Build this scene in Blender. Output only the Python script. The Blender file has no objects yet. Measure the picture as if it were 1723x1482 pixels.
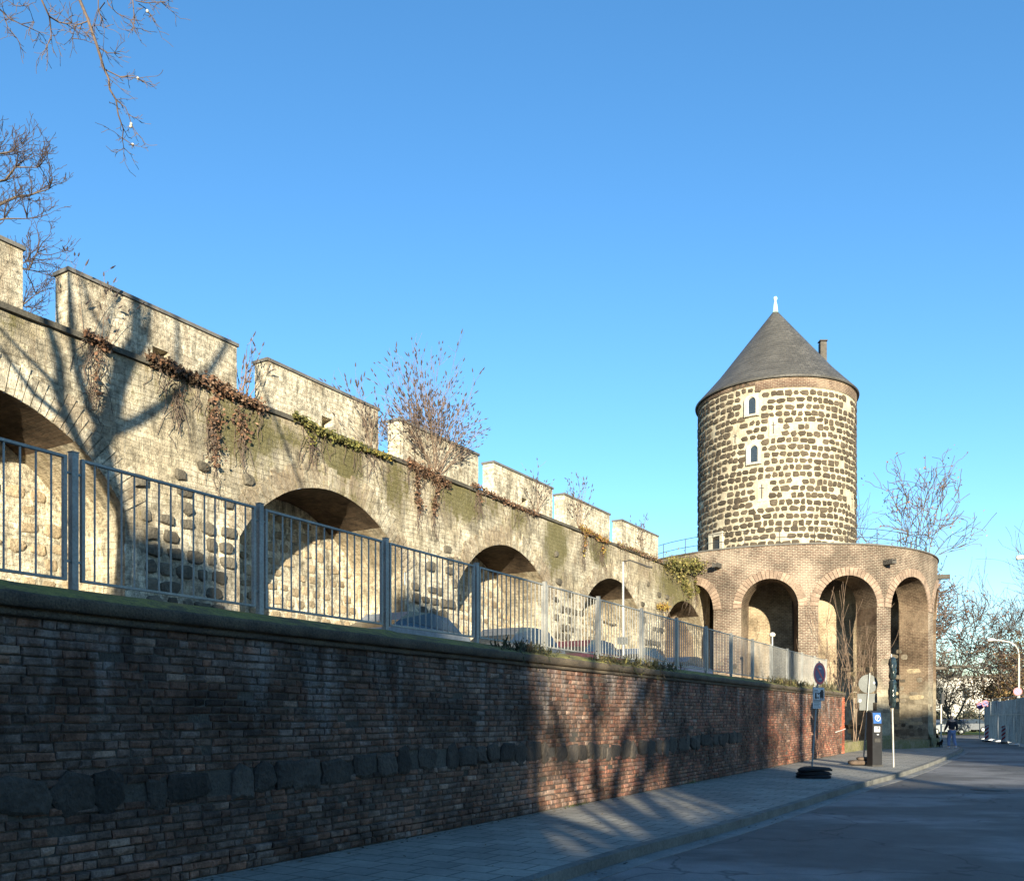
import bpy, bmesh, math, random
from mathutils import Vector, Matrix, noise
R_ = math.radians
random.seed(7)
S = bpy.context.scene
COL = S.collection

# ---------------------------------------------------------------- camera
cam = bpy.data.objects.new("camera", bpy.data.cameras.new("camera"))
COL.objects.link(cam); S.camera = cam
CH = 1.65
cam.location = (0, 0, CH); cam.rotation_euler = (R_(90), 0, 0)
cam.data.sensor_width = 36; cam.data.lens = 36*1500/1723
cam.data.shift_y = (1205-741)/1723
cam.data.clip_start = .1; cam.data.clip_end = 2000

# ---------------------------------------------------------------- light
SUN_AZ, SUN_EL = 3.7, 11.0            # azimuth measured right of straight behind the camera
w = bpy.data.worlds.new("World"); S.world = w; w.use_nodes = True
nt = w.node_tree; nt.nodes.clear()
sky = nt.nodes.new("ShaderNodeTexSky"); sky.sky_type = 'NISHITA'; sky.sun_disc = False
sky.sun_elevation = R_(SUN_EL); sky.sun_rotation = R_(180-SUN_AZ)
sky.altitude = 0; sky.air_density = 1.0; sky.dust_density = 0.2; sky.ozone_density = 3.0
hs = nt.nodes.new("ShaderNodeHueSaturation"); hs.inputs['Saturation'].default_value = 1.16; hs.inputs['Value'].default_value = 1.06
bg = nt.nodes.new("ShaderNodeBackground"); bg.inputs[1].default_value = .105
wo = nt.nodes.new("ShaderNodeOutputWorld")
nt.links.new(sky.outputs[0], hs.inputs['Color']); nt.links.new(hs.outputs[0], bg.inputs[0]); nt.links.new(bg.outputs[0], wo.inputs[0])
sl = bpy.data.lights.new("sun", 'SUN'); sl.energy = 5.0; sl.angle = R_(.5); sl.color = (1, .89, .67)
so = bpy.data.objects.new("sun", sl); COL.objects.link(so)
so.rotation_euler = (R_(90-SUN_EL), 0, R_(SUN_AZ))
S.view_settings.view_transform = 'Standard'; S.view_settings.look = 'None'
S.view_settings.exposure = 1.5; S.view_settings.gamma = 1

# ---------------------------------------------------------------- helpers
class MB:
    def __init__(s): s.v=[]; s.f=[]; s.t=[]; s.uv=[]; s.m=[]; s.sm=[]
    def add(s, vs, fs, t=(1,1,1), uv=None, m=0, sm=False):
        b=len(s.v); s.v += [tuple(p) for p in vs]
        s.t += [t]*len(vs) if not isinstance(t, list) else t
        s.uv += uv if uv else [(0,0)]*len(vs)
        for f in fs: s.f.append(tuple(b+i for i in f)); s.m.append(m); s.sm.append(sm)
    def box(s, c, d, rz=0, t=(1,1,1), m=0, top=1.0):
        x,y,z=d[0]/2,d[1]/2,d[2]/2; vs=[]
        cs,sn=math.cos(rz),math.sin(rz)
        for k,(sx,sy,sz) in enumerate([(-1,-1,-1),(1,-1,-1),(1,1,-1),(-1,1,-1),(-1,-1,1),(1,-1,1),(1,1,1),(-1,1,1)]):
            q = top if sz>0 else 1
            a,b=sx*x*q,sy*y*q
            vs.append((c[0]+a*cs-b*sn, c[1]+a*sn+b*cs, c[2]+sz*z))
        s.add(vs,[(0,3,2,1),(4,5,6,7),(0,1,5,4),(1,2,6,5),(2,3,7,6),(3,0,4,7)],t,m=m)
    def pbox(s, P, u0,u1,o0,o1,z0,z1,t=(1,1,1),m=0):
        """box in wall coordinates P(u,o,z)"""
        vs=[P(u,o,z) for z in (z0,z1) for u,o in ((u0,o1),(u1,o1),(u1,o0),(u0,o0))]
        uv=[(u,z) for z in (z0,z1) for u in (u0,u1,u1,u0)]
        s.add(vs,[(3,2,1,0),(4,5,6,7),(0,1,5,4),(1,2,6,5),(2,3,7,6),(3,0,4,7)],t,uv,m)
    def tube(s, pts, rad, n=6, t=(1,1,1), m=0, cap=True, sm=True):
        pts=[Vector(p) for p in pts]; N=len(pts)
        if not hasattr(rad,'__len__'): rad=[rad]*N
        b=[]; fs=[]; ref=None
        for i,p in enumerate(pts):
            d=(pts[min(i+1,N-1)]-pts[max(i-1,0)])
            if d.length<1e-9: d=Vector((0,0,1))
            d.normalize()
            if ref is None: ref = Vector((1,0,0)) if abs(d.x)<.8 else Vector((0,1,0))
            x=(ref-d*ref.dot(d)); 
            if x.length<1e-6: x=d.orthogonal()
            x.normalize(); y=d.cross(x); ref=x
            for k in range(n):
                a=2*math.pi*k/n; b.append(p+(x*math.cos(a)+y*math.sin(a))*rad[i])
        for i in range(N-1):
            for k in range(n):
                fs.append((i*n+k,i*n+(k+1)%n,(i+1)*n+(k+1)%n,(i+1)*n+k))
        s.add(b,fs,t,m=m,sm=sm)
        if cap:
            s.add([b[k] for k in range(n)],[tuple(range(n))[::-1]],t,m=m)
            s.add([b[(N-1)*n+k] for k in range(n)],[tuple(range(n))],t,m=m)
    def lathe(s, prof, c, n=32, a0=0, a1=2*math.pi, t=(1,1,1), m=0, sm=True):
        full=abs(a1-a0-2*math.pi)<1e-6; K=n if full else n+1; vs=[];uv=[];fs=[]
        for (r,z) in prof:
            for k in range(K):
                a=a0+(a1-a0)*k/n; vs.append((c[0]+r*math.sin(a),c[1]-r*math.cos(a),c[2]+z)); uv.append((a*max(r,1),z))
        for i in range(len(prof)-1):
            for k in range(n):
                k2=(k+1)%K; fs.append((i*K+k,i*K+k2,(i+1)*K+k2,(i+1)*K+k))
        s.add(vs,fs,t,uv,m,sm)
    def build(s, name, mats, parent=None, loc=None):
        me=bpy.data.meshes.new(name); off=Vector(loc) if loc else Vector((0,0,0))
        me.from_pydata([Vector(p)-off for p in s.v],[],s.f)
        if not isinstance(mats,(list,tuple)): mats=[mats]
        for m in mats: me.materials.append(m)
        me.polygons.foreach_set('material_index', s.m); me.polygons.foreach_set('use_smooth', s.sm)
        a=me.attributes.new('tint','FLOAT_COLOR','POINT'); fl=[]
        for c in s.t: fl += [c[0],c[1],c[2],1]
        a.data.foreach_set('color', fl)
        ul=me.uv_layers.new(name='UVMap'); li=[0]*len(me.loops); me.loops.foreach_get('vertex_index',li)
        uf=[]
        for i in li: uf += s.uv[i]
        ul.data.foreach_set('uv',uf); me.update()
        o=bpy.data.objects.new(name,me); COL.objects.link(o)
        if loc: o.location=loc
        if parent: attach(o,parent)
        return o
def attach(o,parent):
    """parent keeping the object where it is (parents are never rotated at build time)"""
    o.parent=parent
    o.matrix_parent_inverse = Matrix.Translation(wloc(parent)).inverted()
def wloc(o):
    v=Vector((0,0,0)); v+=o.location
    return v
def tag(o,label,cat,group=None,kind=None):
    o['label']=label; o['category']=cat
    if group: o['group']=group
    if kind: o['kind']=kind
    return o
def struct(o,kind='structure'): o['kind']=kind; return o
def thing(name,loc,label,cat,group=None):
    o=bpy.data.objects.new(name,None); COL.objects.link(o); o.location=loc; o.empty_display_size=.3
    return tag(o,label,cat,group)

def nz(x,y,z=0): return noise.noise(Vector((x,y,z)))

# ---- materials
def newmat(name):
    m=bpy.data.materials.new(name); m.use_nodes=True; t=m.node_tree; b=t.nodes['Principled BSDF']; return m,t,b
def N(t,k,**kw):
    n=t.nodes.new(k)
    for a,v in kw.items(): setattr(n,a,v)
    return n
def noise_n(t,vec,scale,detail=4,rough=.6):
    n=N(t,'ShaderNodeTexNoise'); n.inputs['Scale'].default_value=scale; n.inputs['Detail'].default_value=detail; n.inputs['Roughness'].default_value=rough
    t.links.new(vec,n.inputs['Vector']); return n.outputs['Fac']
def ramp(t,fac,stops):
    r=N(t,'ShaderNodeValToRGB'); t.links.new(fac,r.inputs[0]); e=r.color_ramp.elements
    while len(e)<len(stops): e.new(.5)
    for i,(p,c) in enumerate(stops):
        e[i].position=p; e[i].color=(c if len(c)==4 else (*c,1)) if hasattr(c,'__len__') else (c,c,c,1)
    return r.outputs[0]
def mix(t,mode,fac,a,b):
    n=N(t,'ShaderNodeMix',data_type='RGBA',blend_type=mode)
    for i,x in ((0,fac),(6,a),(7,b)):
        if isinstance(x,(int,float)): n.inputs[i].default_value=x
        elif isinstance(x,tuple): n.inputs[i].default_value=(*x,1) if len(x)==3 else x
        else: t.links.new(x,n.inputs[i])
    return n.outputs[2]
def math_n(t,op,a,b):
    n=N(t,'ShaderNodeMath',operation=op)
    for i,x in ((0,a),(1,b)):
        if isinstance(x,(int,float)): n.inputs[i].default_value=x
        else: t.links.new(x,n.inputs[i])
    return n.outputs[0]
def objco(t):
    return N(t,'ShaderNodeNewGeometry').outputs['Position']
def scaled(t,vec,s):
    n=N(t,'ShaderNodeMapping'); n.inputs['Scale'].default_value=s; t.links.new(vec,n.inputs['Vector']); return n.outputs[0]
def bump(t,b,h,strength=.5,dist=.02):
    n=N(t,'ShaderNodeBump'); n.inputs['Strength'].default_value=strength; n.inputs['Distance'].default_value=dist
    t.links.new(h,n.inputs['Height']); t.links.new(n.outputs[0],b.inputs['Normal'])
def M(name,base,rough=.85,var=.35,scale=2.5,bs=25,bst=.4,bd=.01,metal=0,tint=False,spec=.3,streak=0,fine=.25):
    m,t,b=newmat(name); p=objco(t)
    n1=noise_n(t,p,scale,5); n2=noise_n(t,p,bs,3)
    k=ramp(t,n1,[(.3,1-var),(.7,1+var*.6)])
    c=mix(t,'MULTIPLY',1,tuple(base),k)
    c=mix(t,'MULTIPLY',1,c,ramp(t,n2,[(.3,1-fine),(.7,1+fine*.6)]))
    if streak:
        ns=noise_n(t,scaled(t,p,(6,6,.5)),1.3,5)
        c=mix(t,'MULTIPLY',streak,c,ramp(t,ns,[(.35,.35),(.6,1.1)]))
    if tint:
        a=N(t,'ShaderNodeAttribute',attribute_name='tint'); c=mix(t,'MULTIPLY',1,c,a.outputs['Color'])
    t.links.new(c,b.inputs['Base Color'])
    b.inputs['Roughness'].default_value=rough; b.inputs['Metallic'].default_value=metal; b.inputs['Specular IOR Level'].default_value=spec
    if bst: bump(t,b,n2,bst,bd)
    return m
def brick_tex(t,vec,w,h,ms,c1,c2,cm,smooth=.3,off=.5,bias=0):
    n=N(t,'ShaderNodeTexBrick'); t.links.new(vec,n.inputs['Vector'])
    n.inputs['Scale'].default_value=1; n.inputs['Brick Width'].default_value=w; n.inputs['Row Height'].default_value=h
    n.inputs['Mortar Size'].default_value=ms; n.inputs['Mortar Smooth'].default_value=smooth; n.inputs['Bias'].default_value=bias; n.offset=off
    n.inputs['Color1'].default_value=(*c1,1); n.inputs['Color2'].default_value=(*c2,1); n.inputs['Mortar'].default_value=(*cm,1)
    return n
def warp_uv(t,amt,sc):
    uv=N(t,'ShaderNodeUVMap').outputs[0]
    n=N(t,'ShaderNodeTexNoise'); n.inputs['Scale'].default_value=sc; n.inputs['Detail'].default_value=2; t.links.new(uv,n.inputs['Vector'])
    v=N(t,'ShaderNodeVectorMath',operation='MULTIPLY_ADD'); t.links.new(n.outputs['Color'],v.inputs[0]); v.inputs[1].default_value=(amt,amt,0); t.links.new(uv,v.inputs[2])
    return v.outputs[0], uv

def mat_ashlar():
    """cream tuff blocks with moss and soot; tint.r = moss amount, tint.g = brown grime (in the vaults also painted shade), tint.b = render/plaster amount"""
    m,t,b=newmat('cream_tuff'); p=objco(t); wv,uv=warp_uv(t,.15,1.7)
    br=brick_tex(t,wv,.33,.13,.010,(.73,.65,.49),(.56,.495,.365),(.50,.435,.31),.7)
    brb=brick_tex(t,wv,.52,.21,.012,(.64,.55,.39),(.52,.45,.32),(.48,.41,.29),.7)
    n4=noise_n(t,p,3.1,6,.68)
    at=N(t,'ShaderNodeAttribute',attribute_name='tint'); sp=N(t,'ShaderNodeSeparateColor'); t.links.new(at.outputs['Color'],sp.inputs[0])
    n1=noise_n(t,p,1.1,6); n2=noise_n(t,p,9,5,.7); n3=noise_n(t,p,40,4,.7); ns=noise_n(t,scaled(t,uv,(3.2,.5,1)),1.6,7,.65)
    n0=noise_n(t,p,.45,2)
    plaster=mix(t,'MULTIPLY',1,(.75,.67,.51),ramp(t,n2,[(.3,.75),(.65,1.12)]))
    c=mix(t,'MIX',ramp(t,math_n(t,'ADD',sp.outputs[2],math_n(t,'MULTIPLY',math_n(t,'SUBTRACT',n1,.5),1.6)),[(.28,0),(.62,1)]),mix(t,'MIX',ramp(t,n0,[(.48,0),(.52,1)]),br.outputs['Color'],brb.outputs['Color']),plaster)
    c=mix(t,'MULTIPLY',.8,c,ramp(t,n1,[(.34,.52),(.58,1.1)]))
    n4=noise_n(t,p,3.1,6,.68)
    c=mix(t,'MULTIPLY',.6,c,ramp(t,n4,[(.36,.42),(.54,1.08)]))
    c=mix(t,'MULTIPLY',.8,c,ramp(t,n2,[(.34,.5),(.6,1.12)]))
    c=mix(t,'MULTIPLY',.6,c,ramp(t,n3,[(.33,.55),(.58,1.1)]))
    c=mix(t,'MULTIPLY',.8,c,ramp(t,ns,[(.38,.42),(.54,1.06)]))
    g=math_n(t,'ADD',sp.outputs[1],math_n(t,'MULTIPLY',math_n(t,'SUBTRACT',ns,.5),1.8))
    c=mix(t,'MIX',math_n(t,'MULTIPLY',ramp(t,g,[(.30,0),(.62,1)]),.7),c,mix(t,'MULTIPLY',1,(.20,.15,.10),ramp(t,n2,[(.3,.6),(.7,1.4)])))
    mo=math_n(t,'ADD',sp.outputs[0],math_n(t,'MULTIPLY',math_n(t,'SUBTRACT',n2,.5),1.3))
    mo=math_n(t,'ADD',mo,math_n(t,'MULTIPLY',math_n(t,'SUBTRACT',ns,.5),1.5))
    mo=math_n(t,'ADD',mo,math_n(t,'MULTIPLY',math_n(t,'SUBTRACT',n4,.5),1.2))
    c=mix(t,'MIX',math_n(t,'MULTIPLY',ramp(t,mo,[(.28,0),(.66,1)]),.88),c,mix(t,'MIX',ramp(t,n3,[(.35,0),(.65,1)]),(.07,.066,.026),(.165,.145,.055)))
    c=mix(t,'MULTIPLY',math_n(t,'MULTIPLY',br.outputs['Fac'],ramp(t,n1,[(.35,.05),(.6,.35)])),c,(.5,.45,.38))
    t.links.new(c,b.inputs['Base Color']); b.inputs['Roughness'].default_value=.95; b.inputs['Specular IOR Level'].default_value=.15
    h=math_n(t,'SUBTRACT',math_n(t,'ADD',math_n(t,'MULTIPLY',n2,1.6),math_n(t,'MULTIPLY',n3,.9)),math_n(t,'MULTIPLY',br.outputs['Fac'],.35))
    bump(t,b,h,.9,.035); return m
def mat_brick(name,c1,c2,cm,w=.25,h=.083,ms=.012,stain=.6,warp=.02,bst=.7,low=None):
    m,t,b=newmat(name); p=objco(t); wv,uv=warp_uv(t,warp,3)
    br=brick_tex(t,wv,w,h,ms,c1,c2,cm,.2)
    n1=noise_n(t,p,.55,6); n2=noise_n(t,p,5,5,.7); n3=noise_n(t,p,30,3)
    c=br.outputs['Color']
    c=mix(t,'MULTIPLY',stain,c,ramp(t,n1,[(.36,.38),(.60,1.2)]))
    c=mix(t,'MULTIPLY',stain,c,ramp(t,n2,[(.33,.55),(.62,1.15)]))
    c=mix(t,'MULTIPLY',.5,c,ramp(t,n3,[(.33,.6),(.6,1.15)]))
    c=mix(t,'MIX',ramp(t,n1,[(.5,0),(.72,.55)]),c,cm)
    if low:
        sx=N(t,'ShaderNodeSeparateXYZ'); t.links.new(p,sx.inputs[0])
        br2=brick_tex(t,warp_uv(t,.12,1.2)[0],.75,.34,.018,low[0],low[1],low[2],.4)
        zz=math_n(t,'ADD',sx.outputs[2],math_n(t,'MULTIPLY',math_n(t,'SUBTRACT',n1,.5),4))
        f=ramp(t,math_n(t,'MULTIPLY',zz,.1),[(.30,1),(.36,0)])
        cl=mix(t,'MULTIPLY',.8,br2.outputs['Color'],ramp(t,n2,[(.33,.5),(.62,1.15)]))
        c=mix(t,'MIX',f,c,cl)
    t.links.new(c,b.inputs['Base Color']); b.inputs['Roughness'].default_value=.93; b.inputs['Specular IOR Level'].default_value=.15
    hh=math_n(t,'SUBTRACT',math_n(t,'ADD',n2,math_n(t,'MULTIPLY',n3,.5)),br.outputs['Fac'])
    bump(t,b,hh,bst,.02); return m
def mat_asphalt():
    m,t,b=newmat('asphalt'); p=objco(t)
    n1=noise_n(t,scaled(t,p,(.15,.28,1)),1,5,.55); n2=noise_n(t,p,60,3); n3=noise_n(t,p,1.7,5)
    c=mix(t,'MIX',ramp(t,n1,[(.47,0),(.54,1)]),(.092,.088,.083),(.185,.178,.172))
    c=mix(t,'MULTIPLY',.8,c,ramp(t,n3,[(.3,.7),(.7,1.25)])); c=mix(t,'MULTIPLY',.8,c,ramp(t,n2,[(.3,.7),(.7,1.25)]))
    v=N(t,'ShaderNodeTexVoronoi',feature='DISTANCE_TO_EDGE'); v.inputs['Scale'].default_value=.35; t.links.new(warp3(t,p,1.5,.8),v.inputs['Vector'])
    c=mix(t,'MULTIPLY',ramp(t,v.outputs['Distance'],[(.0,.9),(.010,0)]),c,(.3,.3,.3))
    t.links.new(c,b.inputs['Base Color']); b.inputs['Roughness'].default_value=.8; bump(t,b,n2,.5,.01); return m
def warp3(t,vec,sc,amt):
    n=N(t,'ShaderNodeTexNoise'); n.inputs['Scale'].default_value=sc; t.links.new(vec,n.inputs['Vector'])
    v=N(t,'ShaderNodeVectorMath',operation='MULTIPLY_ADD'); t.links.new(n.outputs['Color'],v.inputs[0]); v.inputs[1].default_value=(amt,amt,amt); t.links.new(vec,v.inputs[2]); return v.outputs[0]
def mat_paving():
    m,t,b=newmat('paving_slabs'); p=objco(t); wv,uv=warp_uv(t,.01,2)
    br=brick_tex(t,wv,.50,.38,.012,(.31,.29,.245),(.235,.225,.195),(.09,.085,.07),.3,.5)
    n1=noise_n(t,p,.8,5); n2=noise_n(t,p,12,5,.7)
    c=mix(t,'MULTIPLY',.8,br.outputs['Color'],ramp(t,n1,[(.33,.7),(.65,1.15)])); c=mix(t,'MULTIPLY',.8,c,ramp(t,n2,[(.3,.7),(.65,1.12)]))
    t.links.new(c,b.inputs['Base Color']); b.inputs['Roughness'].default_value=.85
    bump(t,b,math_n(t,'SUBTRACT',n2,br.outputs['Fac']),.6,.008); return m
def mat_slate():
    m,t,b=newmat('roof_slate'); p=objco(t); wv,uv=warp_uv(t,.02,4)
    br=brick_tex(t,wv,.3,.16,.012,(.055,.053,.047),(.085,.081,.073),(.03,.028,.025),.3)
    n1=noise_n(t,p,1.3,5); n2=noise_n(t,p,8,5)
    c=mix(t,'MULTIPLY',.7,br.outputs['Color'],ramp(t,n1,[(.3,.75),(.7,1.3)])); c=mix(t,'MULTIPLY',.7,c,ramp(t,n2,[(.3,.7),(.7,1.3)]))
    t.links.new(c,b.inputs['Base Color']); b.inputs['Roughness'].default_value=.55
    bump(t,b,math_n(t,'SUBTRACT',n2,br.outputs['Fac']),.5,.015); return m
def mat_oldbrick():
    """real bricks of the retaining wall; tint attribute carries each brick's own colour"""
    m,t,b=newmat('sooty_brick'); p=objco(t)
    a=N(t,'ShaderNodeAttribute',attribute_name='tint')
    n1=noise_n(t,p,.8,6,.65); n2=noise_n(t,p,7,6,.7); n3=noise_n(t,p,45,4,.7)
    c=mix(t,'MULTIPLY',1,a.outputs['Color'],(1.55,1.2,.98))
    c=mix(t,'MULTIPLY',.9,c,ramp(t,n1,[(.38,.30),(.60,1.5)]))
    c=mix(t,'MULTIPLY',.8,c,ramp(t,n2,[(.33,.35),(.62,1.35)])); c=mix(t,'MULTIPLY',.7,c,ramp(t,n3,[(.3,.5),(.65,1.3)]))
    sx=N(t,'ShaderNodeSeparateXYZ'); t.links.new(p,sx.inputs[0])
    ns=noise_n(t,scaled(t,p,(1.6,1.6,.28)),1.3,6,.62)
    k=math_n(t,'ADD',ns,math_n(t,'MULTIPLY',math_n(t,'SUBTRACT',sx.outputs[2],2.3),.09))
    c=mix(t,'MIX',math_n(t,'MULTIPLY',ramp(t,k,[(.50,0),(.66,1)]),ramp(t,n3,[(.3,.25),(.6,.8)])),c,(.27,.255,.24))
    c=mix(t,'MIX',ramp(t,math_n(t,'ADD',n1,math_n(t,'MULTIPLY',n2,.5)),[(.86,0),(1.0,.45)]),c,(.05,.055,.025))
    t.links.new(c,b.inputs['Base Color']); b.inputs['Roughness'].default_value=.8; b.inputs['Specular IOR Level'].default_value=.25
    bump(t,b,math_n(t,'ADD',n2,math_n(t,'MULTIPLY',n3,.6)),.8,.02); return m
def mat_moss(name,c1,c2,sc=6):
    m,t,b=newmat(name); p=objco(t); n1=noise_n(t,p,sc,6,.7); n2=noise_n(t,p,45,4,.7); n0=noise_n(t,p,1.1,4)
    c=mix(t,'MIX',ramp(t,math_n(t,'ADD',math_n(t,'MULTIPLY',n1,.6),math_n(t,'MULTIPLY',n0,.4)),[(.42,0),(.56,1)]),c1,c2); c=mix(t,'MULTIPLY',.9,c,ramp(t,n2,[(.3,.45),(.65,1.35)]))
    t.links.new(c,b.inputs['Base Color']); b.inputs['Roughness'].default_value=.95; bump(t,b,math_n(t,'ADD',n1,n2),.9,.03); return m

MAT=dict(
 tuff=mat_ashlar(), brickb=mat_brick('bastion_brick',(.165,.098,.075),(.105,.067,.055),(.315,.275,.21),ms=.018,stain=.7,low=((.36,.32,.235),(.21,.18,.13),(.32,.27,.19))),
 brickring=mat_brick('arch_brick',(.40,.22,.14),(.30,.16,.10),(.62,.50,.33),w=.30,h=.095,ms=.018,stain=.4),
 passage=mat_brick('passage_brick',(.17,.11,.075),(.11,.07,.05),(.24,.19,.13),ms=.016,stain=.8,low=((.30,.26,.19),(.17,.14,.10),(.24,.2,.14))),
 innerbrick=mat_brick('inner_brick',(.30,.22,.14),(.21,.155,.10),(.40,.33,.23),ms=.016,stain=.8,low=((.36,.32,.235),(.24,.2,.145),(.32,.27,.19))),
 brickshade=mat_brick('shaded_vault_brick',(.125,.085,.055),(.07,.05,.035),(.095,.072,.05),stain=.9,warp=.08),  # shade under the vaults put into the brick colour
 old=mat_oldbrick(), mortar=M('old_mortar',(.085,.075,.062),var=.5,scale=1.2,bs=30,bst=.8,bd=.03),
 basalt=M('basalt',(.085,.078,.068),.85,.4,3,18,.9,.04,tint=True),
 render=M('tower_mortar',(.46,.40,.29),.95,.35,1.6,14,.6,.03,streak=.25),
 merlon=M('merlon_render',(.43,.375,.275),.95,.5,1.1,9,.7,.04,streak=.35,fine=.4),
 capstone=M('cap_slab',(.085,.078,.062),.9,.45,2.0,20,.8,.02),
 capmetal=M('merlon_cap',(.13,.125,.115),.8,.3,2.0,20,.4,.01),
 coping=mat_moss('mossy_coping',(.11,.09,.045),(.25,.23,.05)),
 copingface=mat_moss('coping_front',(.075,.056,.04),(.13,.10,.065),3),
 galv=M('galvanised_steel',(.33,.325,.30),.5,.25,3,40,.15,.003,metal=.2,spec=.5),
 slate=mat_slate(), asphalt=mat_asphalt(), paving=mat_paving(),
 kerb=M('kerb_stone',(.17,.165,.145),.85,.35,1.5,30,.6,.01), gutter=M('gutter_stone',(.23,.225,.21),.85,.3,1.5,30,.5,.01),
 ground=M('ground_soil',(.07,.075,.045),.95,.4,.3,12,.6,.03), grass=M('lawn',(.16,.20,.035),.95,.4,.4,6,.6,.05),
 bark=M('bark',(.115,.09,.07),.9,.4,4,22,.7,.02), barkg=M('bark_grey',(.16,.14,.115),.9,.35,3,22,.6,.02), twig=M('twig',(.125,.092,.072),.9,.3,3,22,0),
 darktwig=M('dark_twig',(.06,.045,.042),.9,.3,3,22,0), seed=M('seed_head',(.24,.13,.075),.9,.4,6,22,0),
 leaf=M('ivy_leaf',(1,1,1),.7,.45,5,40,0,tint=True), 
 white=M('white_paint',(.55,.54,.5),.7,.15,3,30,.2,.005), glass=M('window_glass',(.03,.04,.05),.15,.1,2,10,0,spec=.6),
 black=M('black_plastic',(.018,.018,.02),.45,.2,5,60,.2,.003), rubber=M('rubber',(.02,.02,.022),.7,.3,5,60,.6,.01),
 signblue=M('sign_blue',(.02,.022,.17),.35,.08,3,30,0,spec=.5), signred=M('sign_red',(.30,.01,.025),.35,.08,3,30,0,spec=.5), signwhite=M('sign_white',(.55,.57,.6),.4,.08,3,30,0), signback=M('sign_back',(.06,.065,.065),.5,.2,4,30,.1,.003,metal=.5), ink=M('sign_ink',(.02,.02,.03),.6,.1,3,30,0),
 sheet=M('grey_sheeting',(.34,.36,.38),.6,.3,1.2,10,.4,.03,streak=.5), lampgrey=M('lamp_grey',(.45,.47,.46),.5,.1,3,30,0), lampwhite=M('lamp_cream',(.55,.52,.44),.5,.1,3,30,0),
 bwhite=M('house_white',(.50,.48,.44),.9,.12,.5,8,.2,.01), bred=M('house_red',(.28,.10,.07),.9,.25,.7,8,.2,.01), broof=M('house_roof',(.12,.06,.045),.9,.25,.7,8,.2,.01),
 copper=M('verdigris',(.42,.66,.60),.6,.2,4,30,.2,.005), iron=M('iron',(.04,.038,.035),.6,.3,5,40,.3,.005),
 skin=M('skin',(.48,.29,.21),.6,.1,4,40,0), jacket=M('dark_jacket',(.02,.02,.026),.9,.2,6,40,.3,.01), jeans=M('light_jeans',(.15,.21,.36),.9,.2,6,40,.3,.01), shoe=M('pale_shoe',(.55,.55,.56),.7,.1,6,40,0), hair=M('grey_hair',(.20,.17,.15),.8,.3,20,80,.5,.01),
 fur=M('black_fur',(.012,.012,.012),.9,.3,20,80,.6,.01), sand=M('sandbag',(.11,.08,.06),.9,.4,6,40,.6,.02), jambstone=M('pale_stone',(.48,.44,.35),.9,.2,2,20,.5,.02),
)
def carpaint(name,c): return M(name,c,.5,.05,1,10,0,spec=.4)

# ---------------------------------------------------------------- frames of reference
AW=R_(31.35); UM=Vector((math.sin(AW),math.cos(AW),0)); NM=Vector((math.cos(AW),-math.sin(AW),0))
def PW(s,o,z):                       # main wall: s along, o out of the face, z up
    Y=s*math.cos(AW); return Vector((.6093*Y-19.07,Y,z))+NM*o
def wp(px,py):
    Y=28600/(1775-px); return Y/math.cos(AW), CH+(1205-py)*Y/1500
AL=R_(30.4); NL=Vector((math.cos(AL),-math.sin(AL),0))
def PL(s,o,z):                       # retaining wall by the pavement
    Y=s*math.cos(AL); return Vector((math.tan(AL)*Y-8.603,Y,z))+NL*o
def at(px,py,Y): return Vector(((px-861)/1500*Y,Y,CH+(1205-py)*Y/1500))
def gnd(px,py,z=0): Y=1500*(CH-z)/(py-1205); return Vector(((px-861)/1500*Y,Y,z))
CB=(15.8,53.5)
def PB(phi,r,z): return Vector((CB[0]+r*math.sin(phi),CB[1]-r*math.cos(phi),z))

def stone(mb,place,u,z,w,h,dep=.04,t=(1,1,1),n=9,jit=.12,rg=random,m=0):
    ring=[]
    for k in range(n):
        a=2*math.pi*k/n+rg.uniform(-.2,.2); e=.62
        cx=math.copysign(abs(math.cos(a))**e,math.cos(a)); cz=math.copysign(abs(math.sin(a))**e,math.sin(a))
        r=1+rg.uniform(-jit,jit); ring.append((cx*r*w/2,cz*r*h/2))
    vs=[];
    for (sc,o) in ((1.0,-.03),(.97,dep*.55),(.78,dep)):
        for (a,b) in ring: vs.append(place(u+a*sc,o+rg.uniform(-.004,.004),z+b*sc))
    vs.append(place(u,dep*1.15,z)); fs=[]
    for i in range(2):
        for k in range(n): fs.append((i*n+k,i*n+(k+1)%n,(i+1)*n+(k+1)%n,(i+1)*n+k))
    for k in range(n): fs.append((2*n+k,2*n+(k+1)%n,3*n))
    mb.add(vs,fs,t,m=m)
def brick(mb,place,u0,u1,z0,z1,dep,t,rg,m=0):
    j=lambda a:rg.uniform(-a,a)
    vs=[];b=.016
    c=[(u0+j(.008),z0+j(.006)),(u1+j(.008),z0+j(.006)),(u1+j(.008),z1+j(.006)),(u0+j(.008),z1+j(.006))]
    for (x,y) in c: vs.append(place(x,-.02,y))
    ins=[(b,b),(-b,b),(-b,-b),(b,-b)]
    d=[dep+j(.007) for _ in range(4)]
    for (x,y),dd in zip(c,d): vs.append(place(x,dd-.012,y))
    for (x,y),(ix,iy),dd in zip(c,ins,d): vs.append(place(x+ix*(1+j(.5)),dd,y+iy*(1+j(.5))))
    fs=[(8,9,10,11)]
    for o in (0,4):
        for k in range(4): fs.append((o+k,o+(k+1)%4,o+4+(k+1)%4,o+4+k))
    mb.add(vs,fs,t,m=m)

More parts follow.
